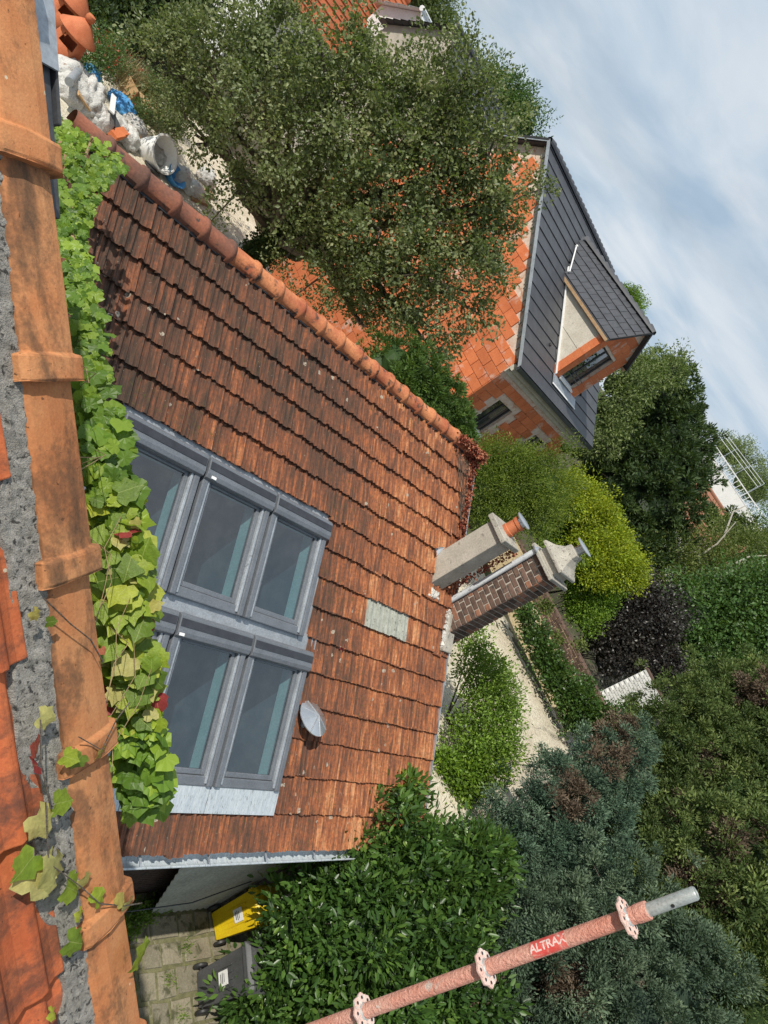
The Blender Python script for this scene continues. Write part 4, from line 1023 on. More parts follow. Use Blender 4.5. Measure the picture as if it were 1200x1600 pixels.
# worn red sticker with the maker's lettering, wrapped round the tube on the side towards us
cdir = atan2(-PY, -PX) - radians(18); b = MB(); vs = []; m1, m2 = 14, 5
z0, z1 = 7.415, 7.535
for j in range(m2 + 1):
    for i in range(m1 + 1):
        t = cdir + radians(-75 + 150 * i / m1); z = z0 + (z1 - z0) * j / m2; vs.append((PX + cos(t) * .0247, PY + sin(t) * .0247, z))
b.add(vs, [(j * (m1 + 1) + i, j * (m1 + 1) + i + 1, (j + 1) * (m1 + 1) + i + 1, (j + 1) * (m1 + 1) + i) for j in range(m2) for i in range(m1)])
b.build('sticker', M['redlabel'], sp, smooth=True)
fc = bpy.data.curves.new('lettering', 'FONT'); fc.body = 'ALTRAX'; fc.size = .034; fc.offset = .0009; fc.align_x = 'CENTER'; fc.align_y = 'CENTER'; fc.resolution_u = 3
to = bpy.data.objects.new('lettering_tmp', fc); COL.objects.link(to); bpy.context.view_layer.update()
tm = bpy.data.meshes.new_from_object(to.evaluated_get(bpy.context.evaluated_depsgraph_get())); bpy.data.objects.remove(to)
tb_ = bmesh.new(); tb_.from_mesh(tm)
for yc in np.arange(-.02, .021, .0025): bmesh.ops.bisect_plane(tb_, geom=tb_.verts[:] + tb_.edges[:] + tb_.faces[:], plane_co=(0, float(yc), 0), plane_no=(0, 1, 0))
bmesh.ops.triangulate(tb_, faces=tb_.faces[:]); tb_.to_mesh(tm); tb_.free()
for v in tm.vertices:                            # text runs up the pole
    z = (z0 + z1) / 2 + v.co.x * .98; t = cdir + radians(6) - v.co.y / .0250
    v.co = (cos(t) * .0250, sin(t) * .0250, z)
tm.materials.append(M['whiteprint'])
to = bpy.data.objects.new('lettering', tm); place(to, sp, (PX, PY, 0))

# ================================================================== WHEELIE BINS
def bin_(name, base, yaw, body, lid, label, W=.48, D=.54, H=.92):
    e = empty(name, base, label, 'wheelie bin'); ex = np.array([cos(yaw), sin(yaw), 0]); ey = np.array([-sin(yaw), cos(yaw), 0]); B = np.array(base)
    P = lambda a, b, z: B + ex * a + ey * b + UP * z
    m = MB(); vs = []
    for z, k in ((.03, .74), (.10, .77), (H - .06, .97), (H - .055, 1.04), (H, 1.04)):
        for sx, sy in ((-1, -1), (1, -1), (1, 1), (-1, 1)): vs.append(P(sx * D / 2 * k, sy * W / 2 * k, z))
    m.add(vs, [(3, 2, 1, 0), (16, 17, 18, 19)] + [(4 * k + i, 4 * k + (i + 1) % 4, 4 * k + 4 + (i + 1) % 4, 4 * k + 4 + i) for k in range(4) for i in range(4)]); m.build('body', body, e, bevel=.025)
    m = MB(); vs = []
    for z, k in ((H + .003, 1.08), (H + .03, 1.08), (H + .07, .9), (H + .085, .55)):
        for sx, sy in ((-1, -1), (1, -1), (1, 1), (-1, 1)): vs.append(P(sx * D / 2 * k, sy * W / 2 * k, z))
    m.add(vs, [(3, 2, 1, 0), (12, 13, 14, 15)] + [(4 * k + i, 4 * k + (i + 1) % 4, 4 * k + 4 + (i + 1) % 4, 4 * k + 4 + i) for k in range(3) for i in range(4)]); m.build('lid', lid, e, bevel=.02)
    m = MB(); m.tube(P(-D / 2 * .78 - .05, -W * .42, H - .02), P(-D / 2 * .78 - .05, W * .42, H - .02), .014, n=8)
    for s_ in (-.42, .42): m.tube(P(-D / 2 * .78 - .05, W * s_, H - .02), P(-D / 2 * .9, W * s_, H - .02), .014, n=8)
    m.build('handle', lid, e)
    for s_ in (-1, 1):
        m = MB(); m.lathe(P(-D / 2 * .72, s_ * W * .47, .10) - ey * .025, [(.03, -.002), (.085, 0), (.10, .012), (.10, .038), (.085, .05), (.03, .052)], 20, ey); m.build('wheel', M['black'], e, smooth=True)
    m = MB(); m.tube(P(-D / 2 * .72, -W * .47, .10), P(-D / 2 * .72, W * .47, .10), .012, n=8); m.build('axle', M['black'], e)
    for s_ in (-.6, -.2, .2, .6):
        m = MB(); m.box(P(-D / 2 * .88 + 0, s_ * W * .36, .45), (.012, .018, .62), unit(ex + UP * .1), ey, unit(UP - ex * .122)); m.build('rib', body, e)
    m = MB(); lc = P(-D / 2 * .915 - .013, 0, .58); m.box(lc, (.003, .17, .19), unit(ex + UP * .122), ey, unit(UP - ex * .122)); lb_ = m.build('paper_label', M['paper'], e)
    m = MB()
    for k in range(4): m.box(lc - ex * .003 + UP * (.05 - .03 * k), (.002, .12 - .02 * (k % 2), .012), unit(ex + UP * .122), ey, unit(UP - ex * .122))
    m.build('label_bars', M['greybin'], lb_)
    return e
bin_('wheelie_bin', (8.63, 1.68, .02), radians(4), M['yellow'], M['yellow'], 'yellow wheelie bin with a white label beside the house wall')
bin_('wheelie_bin', (8.22, .92, .02), radians(-6), M['greybin'], M['greybin'], 'dark grey wheelie bin half under the laurel', W=.56, D=.60, H=1.02)

# corrugated sheet leaning against the brick wall
b = MB(); vs = []; N = 90
prof_l = lambda t: 2.30 - 0 * t
for i in range(N + 1):
    x = 6.05 + 2.5 * i / N; wv = .010 * sin(i * 1.5)
    top = 2.34; low = max(.03, 2.30 - (x - 6.05) * 1.75)
    vs += [(x, 2.02 - .10 * (1 - (low / 2.3)) + wv, low), (x, 2.11 + wv, top), (x, 2.03 - .10 * (1 - (low / 2.3)) + wv, low), (x, 2.12 + wv, top)]
b.add(vs, [(4 * i, 4 * i + 4, 4 * i + 5, 4 * i + 1) for i in range(N)] + [(4 * i + 2, 4 * i + 3, 4 * i + 7, 4 * i + 6) for i in range(N)] + [(4 * i, 4 * i + 2, 4 * i + 6, 4 * i + 4) for i in range(N)])
o = b.build('corrugated_sheet', M['sheet'], None, smooth=True); tag(o, 'grey corrugated sheet with a slanted edge leaning on the dark brick wall', 'sheet')
b = MB(); b.path([(4.9, 1.90, .9), (5.8, 1.88, .62), (6.6, 1.86, .55), (7.4, 1.84, .75), (8.3, 1.98, 1.0)], .008, 5); o = b.build('sagging_cable', M['anth']); tag(o, 'thin dark cable sagging along the brick wall', 'cable')

# ================================================================== RUBBLE IN THE YARD BEHIND
YZ = 2.5
import bmesh
def lump(name, pos, size, mat, label, cat, seed, crease=.28, flat=.25, group='rubble sacks in the yard'):
    bm = bmesh.new(); bmesh.ops.create_icosphere(bm, subdivisions=4, radius=1)
    r = np.random.default_rng(seed); ks = r.normal(0, 1, (9, 3)) * np.array([2.2] * 3); ph = r.uniform(0, 6, 9)
    for v in bm.verts:
        p = np.array(v.co); d = sum(abs(sin(float(ks[i] @ p) * (1 + i * .35) + ph[i])) / (1 + i * .5) for i in range(9)) / 3
        s = 1 + crease * (d - .6); q = p * s
        z = max(q[2], -flat * 2)
        v.co = (q[0] * size[0], q[1] * size[1], (z + flat * 2) * size[2])
    me = bpy.data.meshes.new(name); bm.to_mesh(me); bm.free(); me.materials.append(mat)
    me.polygons.foreach_set('use_smooth', [True] * len(me.polygons))
    o = bpy.data.objects.new(name, me); place(o, None, pos); o.rotation_euler = (0, 0, float(r.uniform(0, 6)))
    return tag(o, label, cat, group)
def yz(p, dz=-.02): return (p[0], p[1], YZ + dz)
sacks = [((4.80, 18.20, 2.85), (.42, .34, .34), 'large white builders sack below the terracotta lanterns'), ((4.90, 17.56, 2.85), (.42, .36, .32), 'crumpled white sack second from the terracotta lanterns'),
         ((5.24, 18.27, 2.90), (.40, .34, .34), 'bulging white sack in front of the dry grass'), ((5.29, 17.56, 2.85), (.36, .32, .3), 'white sack in the middle of the rubble row'), ((5.52, 17.47, 2.80), (.3, .26, .24), 'flat white sack under the white board'),
         ((5.99, 17.93, 2.75), (.34, .28, .24), 'white sack below the blue tarpaulin'), ((6.35, 17.94, 2.75), (.32, .28, .24), 'white sack leaning on the round tub'), ((6.69, 19.05, 2.70), (.3, .24, .2), 'low white sack half under the yard bush'),
         ((7.30, 18.45, 2.72), (.34, .3, .24), 'white sack just right of the round tub'), ((8.01, 18.38, 2.72), (.34, .28, .26), 'white sack beside the blue bowl'), ((7.69, 18.50, 2.70), (.3, .26, .22), 'white sack behind the blue bowl'),
         ((8.44, 18.34, 2.70), (.34, .27, .23), 'small round white sack at the right end of the row'), ((9.20, 19.87, 2.70), (.33, .27, .26), 'last white sack under the pear tree branches')]
for i, (p, s, l) in enumerate(sacks): lump('rubble_sack', yz(p), s, M['sack'], l, 'sack', 100 + i, .55)
lump('blue_bag', yz((5.42, 19.48, 2.75)), (.3, .26, .26), M['blue'], 'small bright blue bag behind the white sacks', 'bag', 5, .15)
lump('blue_tarpaulin', yz((6.37, 19.56, 2.60)), (.4, .3, .2), M['blue'], 'crumpled blue tarpaulin among the sacks', 'tarpaulin', 6, .5)
tb = (7.08, 18.06, 2.50); tz = unit((.30, -.62, .72))
m = MB(); m.lathe((tb[0], tb[1], YZ + .22), [(.34, -.26), (.36, -.2), (.42, .30), (.455, .31), (.455, .345), (.41, .345), (.34, -.16), (.01, -.17)], 30, tz); o = m.build('mortar_tub', M['whitewall'], None, origin=(tb[0], tb[1], YZ), smooth=True); tag(o, 'big round off white tub tipped towards the camera behind the ridge', 'tub')
tb = (7.75, 17.99, 2.55)
m = MB(); m.lathe((tb[0], tb[1], YZ + .1), [(.16, -.12), (.30, .12), (.31, .15), (.27, .13), (.12, -.06), (.01, -.07)], 20, unit((.2, -.3, .9))); o = m.build('plastic_bowl', M['blue'], None, origin=(tb[0], tb[1], YZ), smooth=True); tag(o, 'blue grey plastic bowl beside the round tub', 'bowl')
cb_ = (6.86, 20.73, 2.50)
m = MB(); ex = unit((1, .4, 0)); ey = unit((-.4, 1, 0)); Cc = np.array([cb_[0], cb_[1], YZ])
for (a, b_, sx, sy) in ((0, -.3, .7, .012), (0, .3, .7, .012), (-.35, 0, .012, .6), (.35, 0, .012, .6)): m.box(Cc + ex * a + ey * b_ + UP * .22, (sx, sy, .44), ex, ey, UP)
m.box(Cc + ex * .55 + UP * .38, (.4, .58, .012), unit(ex - UP * .4), ey, unit(UP + ex * .4)); m.box(Cc - ey * .48 + UP * .40, (.66, .34, .012), ex, unit(ey + UP * .3), unit(UP - ey * .3)); m.box(Cc + UP * .02, (.7, .6, .012), ex, ey, UP)
o = m.build('cardboard_box', M['card'], None, origin=tuple(Cc)); tag(o, 'open brown cardboard box beside the blue tarpaulin', 'box')
for p, q, l in (((5.51, 17.16, 3.00), (5.65, 18.20, 3.00), 'short white board lying across the sacks'), ((4.49, 16.90, 3.00), (4.74, 17.84, 3.00), 'grey plastic pipe with dark ends on the first sack')):
    m = MB()
    if 'board' in l: m.box((np.array(p) + q) / 2 + UP * .05, (np.linalg.norm(np.array(p) - q), .12, .03), unit(np.array(q) - p), unit(np.cross(UP, np.array(q) - p)), UP); o = m.build('white_board', M['whiteplastic'], None, origin=p); tag(o, l, 'board')
    else: m.tube(p, q, .09, n=14); o = m.build('drain_pipe', M['zinc'], None, origin=p, smooth=True); tag(o, l, 'pipe')
for i, (px) in enumerate(((9.08, 19.09, 2.55), (8.75, 18.29, 2.55))):
    m = MB(); m.box((px[0], px[1], YZ + .05), (.9, .22, .06), unit((.8, .6, 0)), unit((-.6, .8, 0)), UP); o = m.build('plank', M['wood'], None, origin=(px[0], px[1], YZ)); tag(o, ['weathered plank by the last white sack', 'weathered plank lying nearer on the bare sand'][i], 'plank')
for i, px in enumerate(((6.02, 17.46, 2.90), (5.89, 17.17, 2.90), (7.45, 19.33, 2.55))):
    m = MB(); m.box((px[0], px[1], YZ + .24 - .2 * (i == 2)), (.42, .2, .12), unit((.5, .8, .1)), unit((-.8, .5, 0)), UP); o = m.build('clay_block_offcut', M['block'], None, origin=(px[0], px[1], YZ)); tag(o, ['upper red block offcut resting on the sacks', 'lower red block offcut resting on the sacks', 'red block offcut on the sand behind the tub'][i], 'block')
for i, (px, mt, l) in enumerate((((5.45, 18.06, 2.90), 'wood', 'short timber offcut poking out of the white sacks'), ((4.99, 17.28, 2.90), 'card', 'torn brown cardboard on the second sack'), ((5.80, 17.62, 2.80), 'greybin', 'dark rubber mat scrap below the white board'), ((6.87, 18.73, 2.60), 'wood', 'thin timber batten left of the round tub'), ((7.09, 17.59, 2.60), 'black', 'black plastic offcut in front of the round tub'))):
    m = MB(); d1 = unit((random.uniform(-1, 1), random.uniform(-1, 1), .15)); d2 = unit(np.cross(UP, d1)); m.box((px[0], px[1], YZ + (.30 if i < 3 else .06)), (.6 if mt == 'wood' else .4, .08 if mt == 'wood' else .3, .04), d1, d2, unit(np.cross(d1, d2))); o = m.build({'wood': 'timber_offcut', 'card': 'cardboard_scrap', 'greybin': 'rubber_mat', 'black': 'plastic_offcut'}[mt], M[mt], None, origin=(px[0], px[1], YZ)); tag(o, l, 'rubble')
# terracotta lanterns with conical lids
def lantern(pos, sc, turn, label):
    e = empty('terracotta_lantern', pos, label, 'lantern', 'terracotta lanterns'); P = np.array(pos)
    m = MB(); N = 28; prof = [(.30, 0), (.33, .05), (.36, .3), (.35, .6), (.31, .82), (.27, .95)]; vs = []; fs = []
    for r, z in prof:
        for i in range(N): vs.append(P + np.array([cos(2 * pi * i / N) * r, sin(2 * pi * i / N) * r, z]) * sc)
    for k in range(len(prof) - 1):
        for i in range(N):
            t = (i + .5) / N * 2 * pi
            d = (t - turn + pi) % (2 * pi) - pi
            if k == 3 and abs(d) < .55 or k == 3 and abs(abs(d) - 2.1) < .4: continue
            fs.append((k * N + i, k * N + (i + 1) % N, (k + 1) * N + (i + 1) % N, (k + 1) * N + i))
    m.add(vs, fs); o = m.build('body', M['pot'], e, smooth=True); sd = o.modifiers.new('thick', 'SOLIDIFY'); sd.thickness = .03 * sc; sd.offset = -1
    m = MB(); m.lathe(P + UP * .93 * sc, [(.02, .0), (.44 * sc, -.03 * sc), (.46 * sc, -.01 * sc), (.44 * sc, .03 * sc), (.30 * sc, .16 * sc), (.16 * sc, .30 * sc), (.08 * sc, .36 * sc)], 30); l_ = m.build('lid', M['pot'], e, smooth=True)
    m = MB(); m.lathe(P + UP * 1.27 * sc, [(.06 * sc, 0), (.10 * sc, .05 * sc), (.11 * sc, .12 * sc), (.09 * sc, .18 * sc), (.02 * sc, .20 * sc)], 18); m.build('knob', M['pot'], l_, smooth=True)
lantern(yz((4.49, 18.65, 2.50), 0), .95, -1.9, 'terracotta lantern with conical lid, the one nearer the white sacks')
lantern(yz((4.45, 20.25, 2.50), 0), .95, -1.7, 'terracotta lantern with conical lid at the very top edge')
# ================================================================== FOLIAGE
def leaf_mesh(name, P, A, N, L, Wd, rnd, mat, fold=.25, six=False):
    """P base points, A axes, N normals (n,3); leaves of length L and width Wd (arrays)"""
    n = len(P); A = A / (np.linalg.norm(A, axis=1, keepdims=True) + 1e-9); S = np.cross(A, N); S /= (np.linalg.norm(S, axis=1, keepdims=True) + 1e-9); U = np.cross(S, A)
    L = np.broadcast_to(L, n)[:, None]; Wd = np.broadcast_to(Wd, n)[:, None]
    if six:
        pts = [P, P + A * L * .35 - S * Wd * .5 + U * Wd * fold, P + A * L * .7 - S * Wd * .42 + U * Wd * fold * .8, P + A * L, P + A * L * .7 + S * Wd * .42 + U * Wd * fold * .8, P + A * L * .35 + S * Wd * .5 + U * Wd * fold]
        tri = np.array([[0, 1, 2], [0, 2, 3], [0, 3, 4], [0, 4, 5]])
    else:
        pts = [P, P + A * L * .45 - S * Wd * .5 + U * Wd * fold, P + A * L, P + A * L * .45 + S * Wd * .5 + U * Wd * fold]
        tri = np.array([[0, 1, 2], [0, 2, 3]])
    k = len(pts); V = np.stack(pts, 1).reshape(-1, 3).astype(np.float32); F = (np.arange(n)[:, None, None] * k + tri[None]).reshape(-1).astype(np.int32); nf = len(F) // 3
    me = bpy.data.meshes.new(name); me.vertices.add(len(V)); me.vertices.foreach_set('co', V.ravel()); me.loops.add(len(F)); me.loops.foreach_set('vertex_index', F); me.polygons.add(nf)
    me.polygons.foreach_set('loop_start', np.arange(0, nf * 3, 3, dtype=np.int32)); me.polygons.foreach_set('loop_total', np.full(nf, 3, np.int32))
    me.update(calc_edges=True); at = me.attributes.new('rnd', 'FLOAT', 'POINT'); at.data.foreach_set('value', np.repeat(np.asarray(rnd, np.float32), k)); me.materials.append(mat)
    return me
def rdir(n): v = rng.normal(0, 1, (n, 3)); return v / np.linalg.norm(v, axis=1, keepdims=True)
def clumps(lobes, n, lo=.6, up=.0):
    """clump centres through the outer volume of a list of lobes (centre, radius or radii)"""
    vol = np.array([np.mean(np.atleast_1d(r)) ** 2 for _, r in lobes]); cnt = np.maximum(1, (n * vol / vol.sum()).astype(int)); C, O = [], []
    for (c, r), k in zip(lobes, cnt):
        d = rdir(k); d[:, 2] = np.where(d[:, 2] < -.45 + up, -d[:, 2], d[:, 2]); q = lo + (1 - lo) * rng.random(k) ** .6
        wobble = 1 + .22 * np.sin(d[:, 0] * 5 + c[0] * 3) * np.sin(d[:, 1] * 6 + c[1]) + .12 * np.sin(d[:, 2] * 9)
        q = np.where(rng.random(k) < .07, q * rng.uniform(1.08, 1.32, k), q)
        C.append(np.array(c) + d * np.array(r) * (q * wobble)[:, None]); O.append(d)
    C, O = np.concatenate(C), np.concatenate(O)
    return C, O
def foliage(name, parent, lobes, nclump, per, cr, L, W, mat, lo=.6, upb=.7, spread=.9, six=False, hue=.35, droop=0, fold=.25, rad=.35, align=0):
    C, O = clumps(lobes, nclump, lo); n = len(C) * per; idx = np.repeat(np.arange(len(C)), per)
    off = rng.normal(0, 1, (n, 3)); off /= np.maximum(1, np.linalg.norm(off, axis=1, keepdims=True) / 1.6); P = C[idx] + off * cr * rng.uniform(.5, 1.3, len(C))[idx][:, None]
    A = O[idx] * .6 + rdir(n) * spread + off * rad; A[:, 2] -= droop; N = rdir(n) * (.75 - align * .4) + O[idx] * .35 + rdir(len(C))[idx] * align; N[:, 2] += upb
    tone = np.clip(rng.uniform(0, 1, len(C))[idx] * hue + rng.random(n) * (1 - hue), 0, 1)
    me = leaf_mesh(name, P - np.array(LOC[parent.name]), A, N, L * rng.uniform(.65, 1.25, n), W * rng.uniform(.7, 1.2, n), tone, mat, fold, six)
    o = bpy.data.objects.new(name, me); place(o, parent, LOC[parent.name]); return C
def needles(name, parent, lobes, nclump, per, cr, L, W, mat, lo=.82, brown=0.0, mat2=None, fan=False):
    """dense evergreen sprays: small tufts that point outwards"""
    C, O = clumps(lobes, nclump, lo); isb = np.zeros(len(C), bool)
    if brown:
        seeds = C[rng.integers(0, len(C), max(2, int(len(C) * brown * .06)))]
        dmin = np.min(np.linalg.norm(C[:, None] - seeds[None], axis=2), axis=1); isb = dmin < np.quantile(dmin, brown)
    for sel, mt, nm in ((~isb, mat, name), (isb, mat2, 'dry_sprays')):
        c, o_ = C[sel], O[sel]
        if len(c) == 0: continue
        n = len(c) * per; idx = np.repeat(np.arange(len(c)), per); d = rdir(n) + o_[idx] * .75; d[:, 2] += .25; d /= np.linalg.norm(d, axis=1, keepdims=True)
        s = rng.uniform(.6, 1.35, len(c))[idx]; P = c[idx] + d * (cr * s * rng.uniform(.1, .9, n))[:, None]
        tone = np.clip(rng.uniform(0, 1, len(c))[idx] * .6 + rng.random(n) * .4, 0, 1)
        me = leaf_mesh(nm, P - np.array(LOC[parent.name]), d + rdir(n) * .35, rdir(n) + o_[idx] * .6, L * s * rng.uniform(.7, 1.2, n), W * s, tone, mt, .15)
        ob = bpy.data.objects.new(nm, me); place(ob, parent, LOC[parent.name])
def core(name, parent, lobes, mat, k=.7):
    """solid lumps added inside the lobes to close the crown and block light"""
    bm_ = MB(); 
    for c, r in lobes:
        r = np.array(r) * np.ones(3) * k; n1, n2 = 9, 7; vs = []; fs = []
        for j in range(n2):
            th = pi * (j + .5) / n2
            for i in range(n1):
                ph = 2 * pi * (i + .5 * (j % 2)) / n1; q = 1 + random.uniform(-.18, .15); vs.append(np.array(c) + np.array([sin(th) * cos(ph), sin(th) * sin(ph), cos(th)]) * r * q)
        for j in range(n2 - 1):
            for i in range(n1): fs.append((j * n1 + i, j * n1 + (i + 1) % n1, (j + 1) * n1 + (i + 1) % n1, (j + 1) * n1 + i))
        fs += [tuple(range(n1)), tuple(range((n2 - 1) * n1, n2 * n1))]; bm_.add(vs, fs)
    return bm_.build(name, mat, parent)  # added light-blocking lumps, left in the darkest leaf tone
def limbs(parent, base, lobes, r0, mat, fork=.35, twigs=2, name='trunk', bend=.1):
    """tapered trunk that forks towards every lobe"""
    base = np.array(base, float); cen = np.mean([np.array(c) for c, _ in lobes], 0); top = base + (cen - base) * fork; m = MB()
    bv = np.array([.05, -.04, 0]) * np.linalg.norm(top - base); m.path([base - UP * .1, base + (top - base) * .5 + bv, top], [r0 * 1.25, r0, r0 * .8], 9)
    to = m.build(name, mat, parent, smooth=True)
    for c, r in lobes:
        c = np.array(c); rr = float(np.mean(np.atleast_1d(r))); m = MB(); st_ = base + (top - base) * random.uniform(.6, 1.0); mid = st_ + (c - st_) * .5 + rng.normal(0, bend, 3) * rr + UP * bend * rr; q1 = st_ + (mid - st_) * .5 + rng.normal(0, bend * .5, 3) * rr; q2 = mid + (c - mid) * .5 + rng.normal(0, bend * .5, 3) * rr; m.path([st_, q1, mid, q2, c], [r0 * .48, r0 * .38, r0 * .27, r0 * .18, r0 * .1], 6)
        for _ in range(twigs):
            d = rdir(1)[0]; d[2] = abs(d[2]) * .8; e_ = c + d * rr * .9; k = c + (e_ - c) * .5 + rng.normal(0, .08, 3) * rr; s_ = mid + (c - mid) * random.uniform(.3, 1); m.path([s_, k, e_], [r0 * .16, r0 * .09, r0 * .03], 5)
        m.build('branch', mat, parent, smooth=True)
    return to
def plant(name, base, label, cat, group=None):
    z = float(ground_h(base[0], base[1])) if len(base) < 3 else base[2]
    return empty(name, (base[0], base[1], z), label, cat, group)
LM = {}
LM['pear'] = leafmat('pear_leaf', [(0, (.055, .075, .033)), (.4, (.12, .148, .06)), (.8, (.21, .235, .10)), (1, (.33, .32, .16))], .30, .45, .4)
LM['laurel'] = leafmat('laurel_leaf', [(0, (.020, .046, .011)), (.5, (.045, .098, .020)), (.9, (.10, .18, .034)), (1, (.17, .25, .05))], .25, .36, .45)
LM['lime'] = leafmat('lime_leaf', [(0, (.06, .12, .015)), (.5, (.13, .23, .025)), (1, (.24, .34, .035))], .4, .45, .4)
LM['shrub'] = leafmat('shrub_leaf', [(0, (.07, .13, .02)), (.5, (.15, .25, .035)), (1, (.27, .38, .055))], .35, .45, .4)
LM['bamboo'] = leafmat('fine_leaf', [(0, (.05, .085, .014)), (.5, (.12, .17, .024)), (1, (.23, .27, .04))], .4, .5, .35)
LM['gold'] = leafmat('golden_leaf', [(0, (.10, .165, .015)), (.5, (.23, .31, .02)), (1, (.45, .47, .03))], .4, .5, .35, (.5, .5, .02))
LM['thuja'] = leafmat('thuja_spray', [(0, (.025, .055, .012)), (.6, (.055, .105, .02)), (1, (.11, .17, .03))], .2, .6, .3)
LM['cyblue'] = leafmat('blue_cypress', [(0, (.022, .047, .030)), (.5, (.062, .110, .068)), (1, (.165, .235, .15))], .12, .65, .25, (.1, .16, .1))
LM['cygreen'] = leafmat('green_cypress', [(0, (.028, .052, .015)), (.5, (.072, .108, .030)), (1, (.165, .205, .06))], .15, .65, .25)
LM['cydark'] = leafmat('dull_cypress', [(0, (.028, .050, .032)), (.5, (.066, .104, .064)), (1, (.15, .20, .12))], .12, .65, .25)
LM['brown'] = leafmat('dry_spray', [(0, (.055, .042, .030)), (.5, (.11, .082, .056)), (1, (.18, .14, .10))], .1, .8, .1, (.2, .1, .05))
LM['evergreen'] = leafmat('dark_evergreen', [(0, (.014, .028, .010)), (.5, (.032, .058, .018)), (1, (.075, .11, .032))], .15, .6, .3)
LM['willow'] = leafmat('pale_tree_leaf', [(0, (.075, .105, .035)), (.5, (.14, .18, .06)), (1, (.22, .26, .10))], .35, .5, .3)
LM['broad'] = leafmat('mid_green_leaf', [(0, (.030, .065, .018)), (.5, (.060, .125, .032)), (1, (.12, .20, .055))], .3, .45, .4)
LM['purple'] = leafmat('purple_leaf', [(0, (.015, .014, .012)), (.6, (.030, .027, .022)), (1, (.066, .064, .05))], .12, .4, .45, (.1, .03, .04))
LM['olive'] = leafmat('olive_tree_leaf', [(0, (.06, .080, .022)), (.5, (.12, .15, .040)), (1, (.20, .23, .07))], .35, .5, .35)
LM['ivy'] = leafmat('ivy_leaf', [(0, (.020, .048, .012)), (.5, (.045, .095, .02)), (1, (.09, .15, .03))], .25, .4, .45)
LM['grass'] = leafmat('dry_grass', [(0, (.25, .20, .09)), (1, (.42, .36, .19))], .3, .6, .2, (.4, .35, .15))
LM['flower'] = leafmat('red_flower', [(0, (.35, .06, .03)), (1, (.55, .14, .07))], .3, .5, .3, (.5, .1, .05))

# ---- pear tree in the yard
pear = empty('pear_tree', (10.95, 18.1, 2.5), 'large spreading pear tree with small dull green leaves in front of the orange gable', 'tree')
pl = [((6.25, 19.00, 4.35), 1.1), ((6.76, 17.76, 4.96), 1.7), ((7.22, 17.57, 3.90), .9), ((7.31, 17.54, 6.20), 1.6), ((7.77, 16.23, 5.43), 1.7), ((8.12, 16.62, 7.07), 1.5), ((8.81, 15.70, 6.71), 1.8), ((8.71, 15.18, 5.30), 1.4), ((9.20, 16.05, 8.02), 1.25), ((9.64, 14.60, 7.56), 1.6), ((9.61, 14.02, 6.29), 1.6), ((9.57, 14.65, 8.67), 1.1), ((10.36, 13.48, 7.72), 1.35), ((10.36, 12.84, 6.08), 1.5), ((11.04, 12.26, 6.84), 1.25), ((9.89, 13.20, 5.07), 1.1), ((11.17, 11.87, 5.72), 1.0), ((11.11, 12.60, 7.71), .7), ((8.37, 16.50, 3.90), .8), ((9.42, 14.86, 4.59), .5), ((9.66, 14.23, 4.81), .55), ((8.85, 15.67, 4.71), .5), ((9.75, 13.68, 4.95), .8), ((10.42, 12.53, 4.83), .6), ((10.23, 13.83, 8.96), .7), ((10.76, 13.03, 8.50), .6)]
limbs(pear, (10.75, 18.0, 2.5), pl, .34, M['bark'], .33, 3, bend=.3)
foliage('crown', pear, pl, 1250, 58, .20, .105, .072, LM['pear'], .38, .5, .9, hue=.6, align=.6)
foliage('dark_trunk_leaves', pear, [((10.13, 16.78, 2.88), .34), ((10.12, 16.67, 3.33), .36), ((10.09, 16.45, 3.91), .38), ((9.98, 16.17, 4.48), .4)], 170, 40, .14, .085, .06, LM['evergreen'], .5, .5, .9)  # dark green leaf clumps by the lower trunk
ps = [((8.80, 15.12, 9.87), .55), ((8.75, 15.50, 9.32), .6), ((9.89, 14.19, 9.53), .6), ((10.85, 13.09, 9.46), .4), ((10.95, 12.87, 8.83), .45), ((9.36, 14.67, 9.77), .5), ((8.35, 16.28, 3.00), .4), ((9.57, 13.57, 3.71), .45), ((9.96, 13.16, 4.24), .45), ((9.19, 14.30, 3.83), .35), ((11.02, 12.94, 9.55), .3)]
for c, r in ps:
    m = MB(); s_ = np.array(min(pl, key=lambda q: np.linalg.norm(np.array(q[0]) - np.array(c)))[0]); e_ = np.array(c); m.path([s_, (s_ + e_) / 2 + UP * .1, e_, e_ + (e_ - s_) * .12], [.035, .022, .012, .004], 5); m.build('branch', M['bark'], pear)
foliage('outer_sprays', pear, ps, 110, 34, .17, .088, .058, LM['pear'], .2, .5, .9, hue=.5)

# ---- laurel beside the bins
la = plant('laurel_shrub', (9.6, .35, 0.0), 'dense glossy green laurel shrub overhanging the bins', 'shrub')
ll = [((9.34, 2.24, 2.42), .75), ((8.80, 1.90, 1.90), .75), ((9.68, 1.51, 2.46), .85), ((10.52, 1.28, 2.77), .85), ((10.91, 1.44, 3.09), .6), ((8.50, 1.29, 1.56), .7), ((8.94, 1.01, 2.13), .85), ((9.78, 0.69, 2.43), .9), ((8.47, 0.69, 0.85), .6), ((8.78, 0.54, 1.44), .8), ((9.20, 0.19, 2.00), .9), ((10.00, -0.01, 2.35), .9), ((8.80, 0.17, 0.53), .8), ((8.33, 0.56, 0.66), .4), ((9.00, -0.21, 1.48), .9), ((9.25, 2.56, 2.41), .4)]
limbs(la, (9.6, .35, 0), ll, .09, M['bark'], .35, 3, 'stem')
foliage('crown', la, ll, 2300, 16, .115, .135, .050, LM['laurel'], .5, .5, .35, True, .75, fold=.15, rad=.9)
core('leaf_shade_core', la, ll, LM['laurel'], .45)
yl = [((9.34, 2.80, 2.61), .3), ((9.55, 2.63, 2.95), .22)]
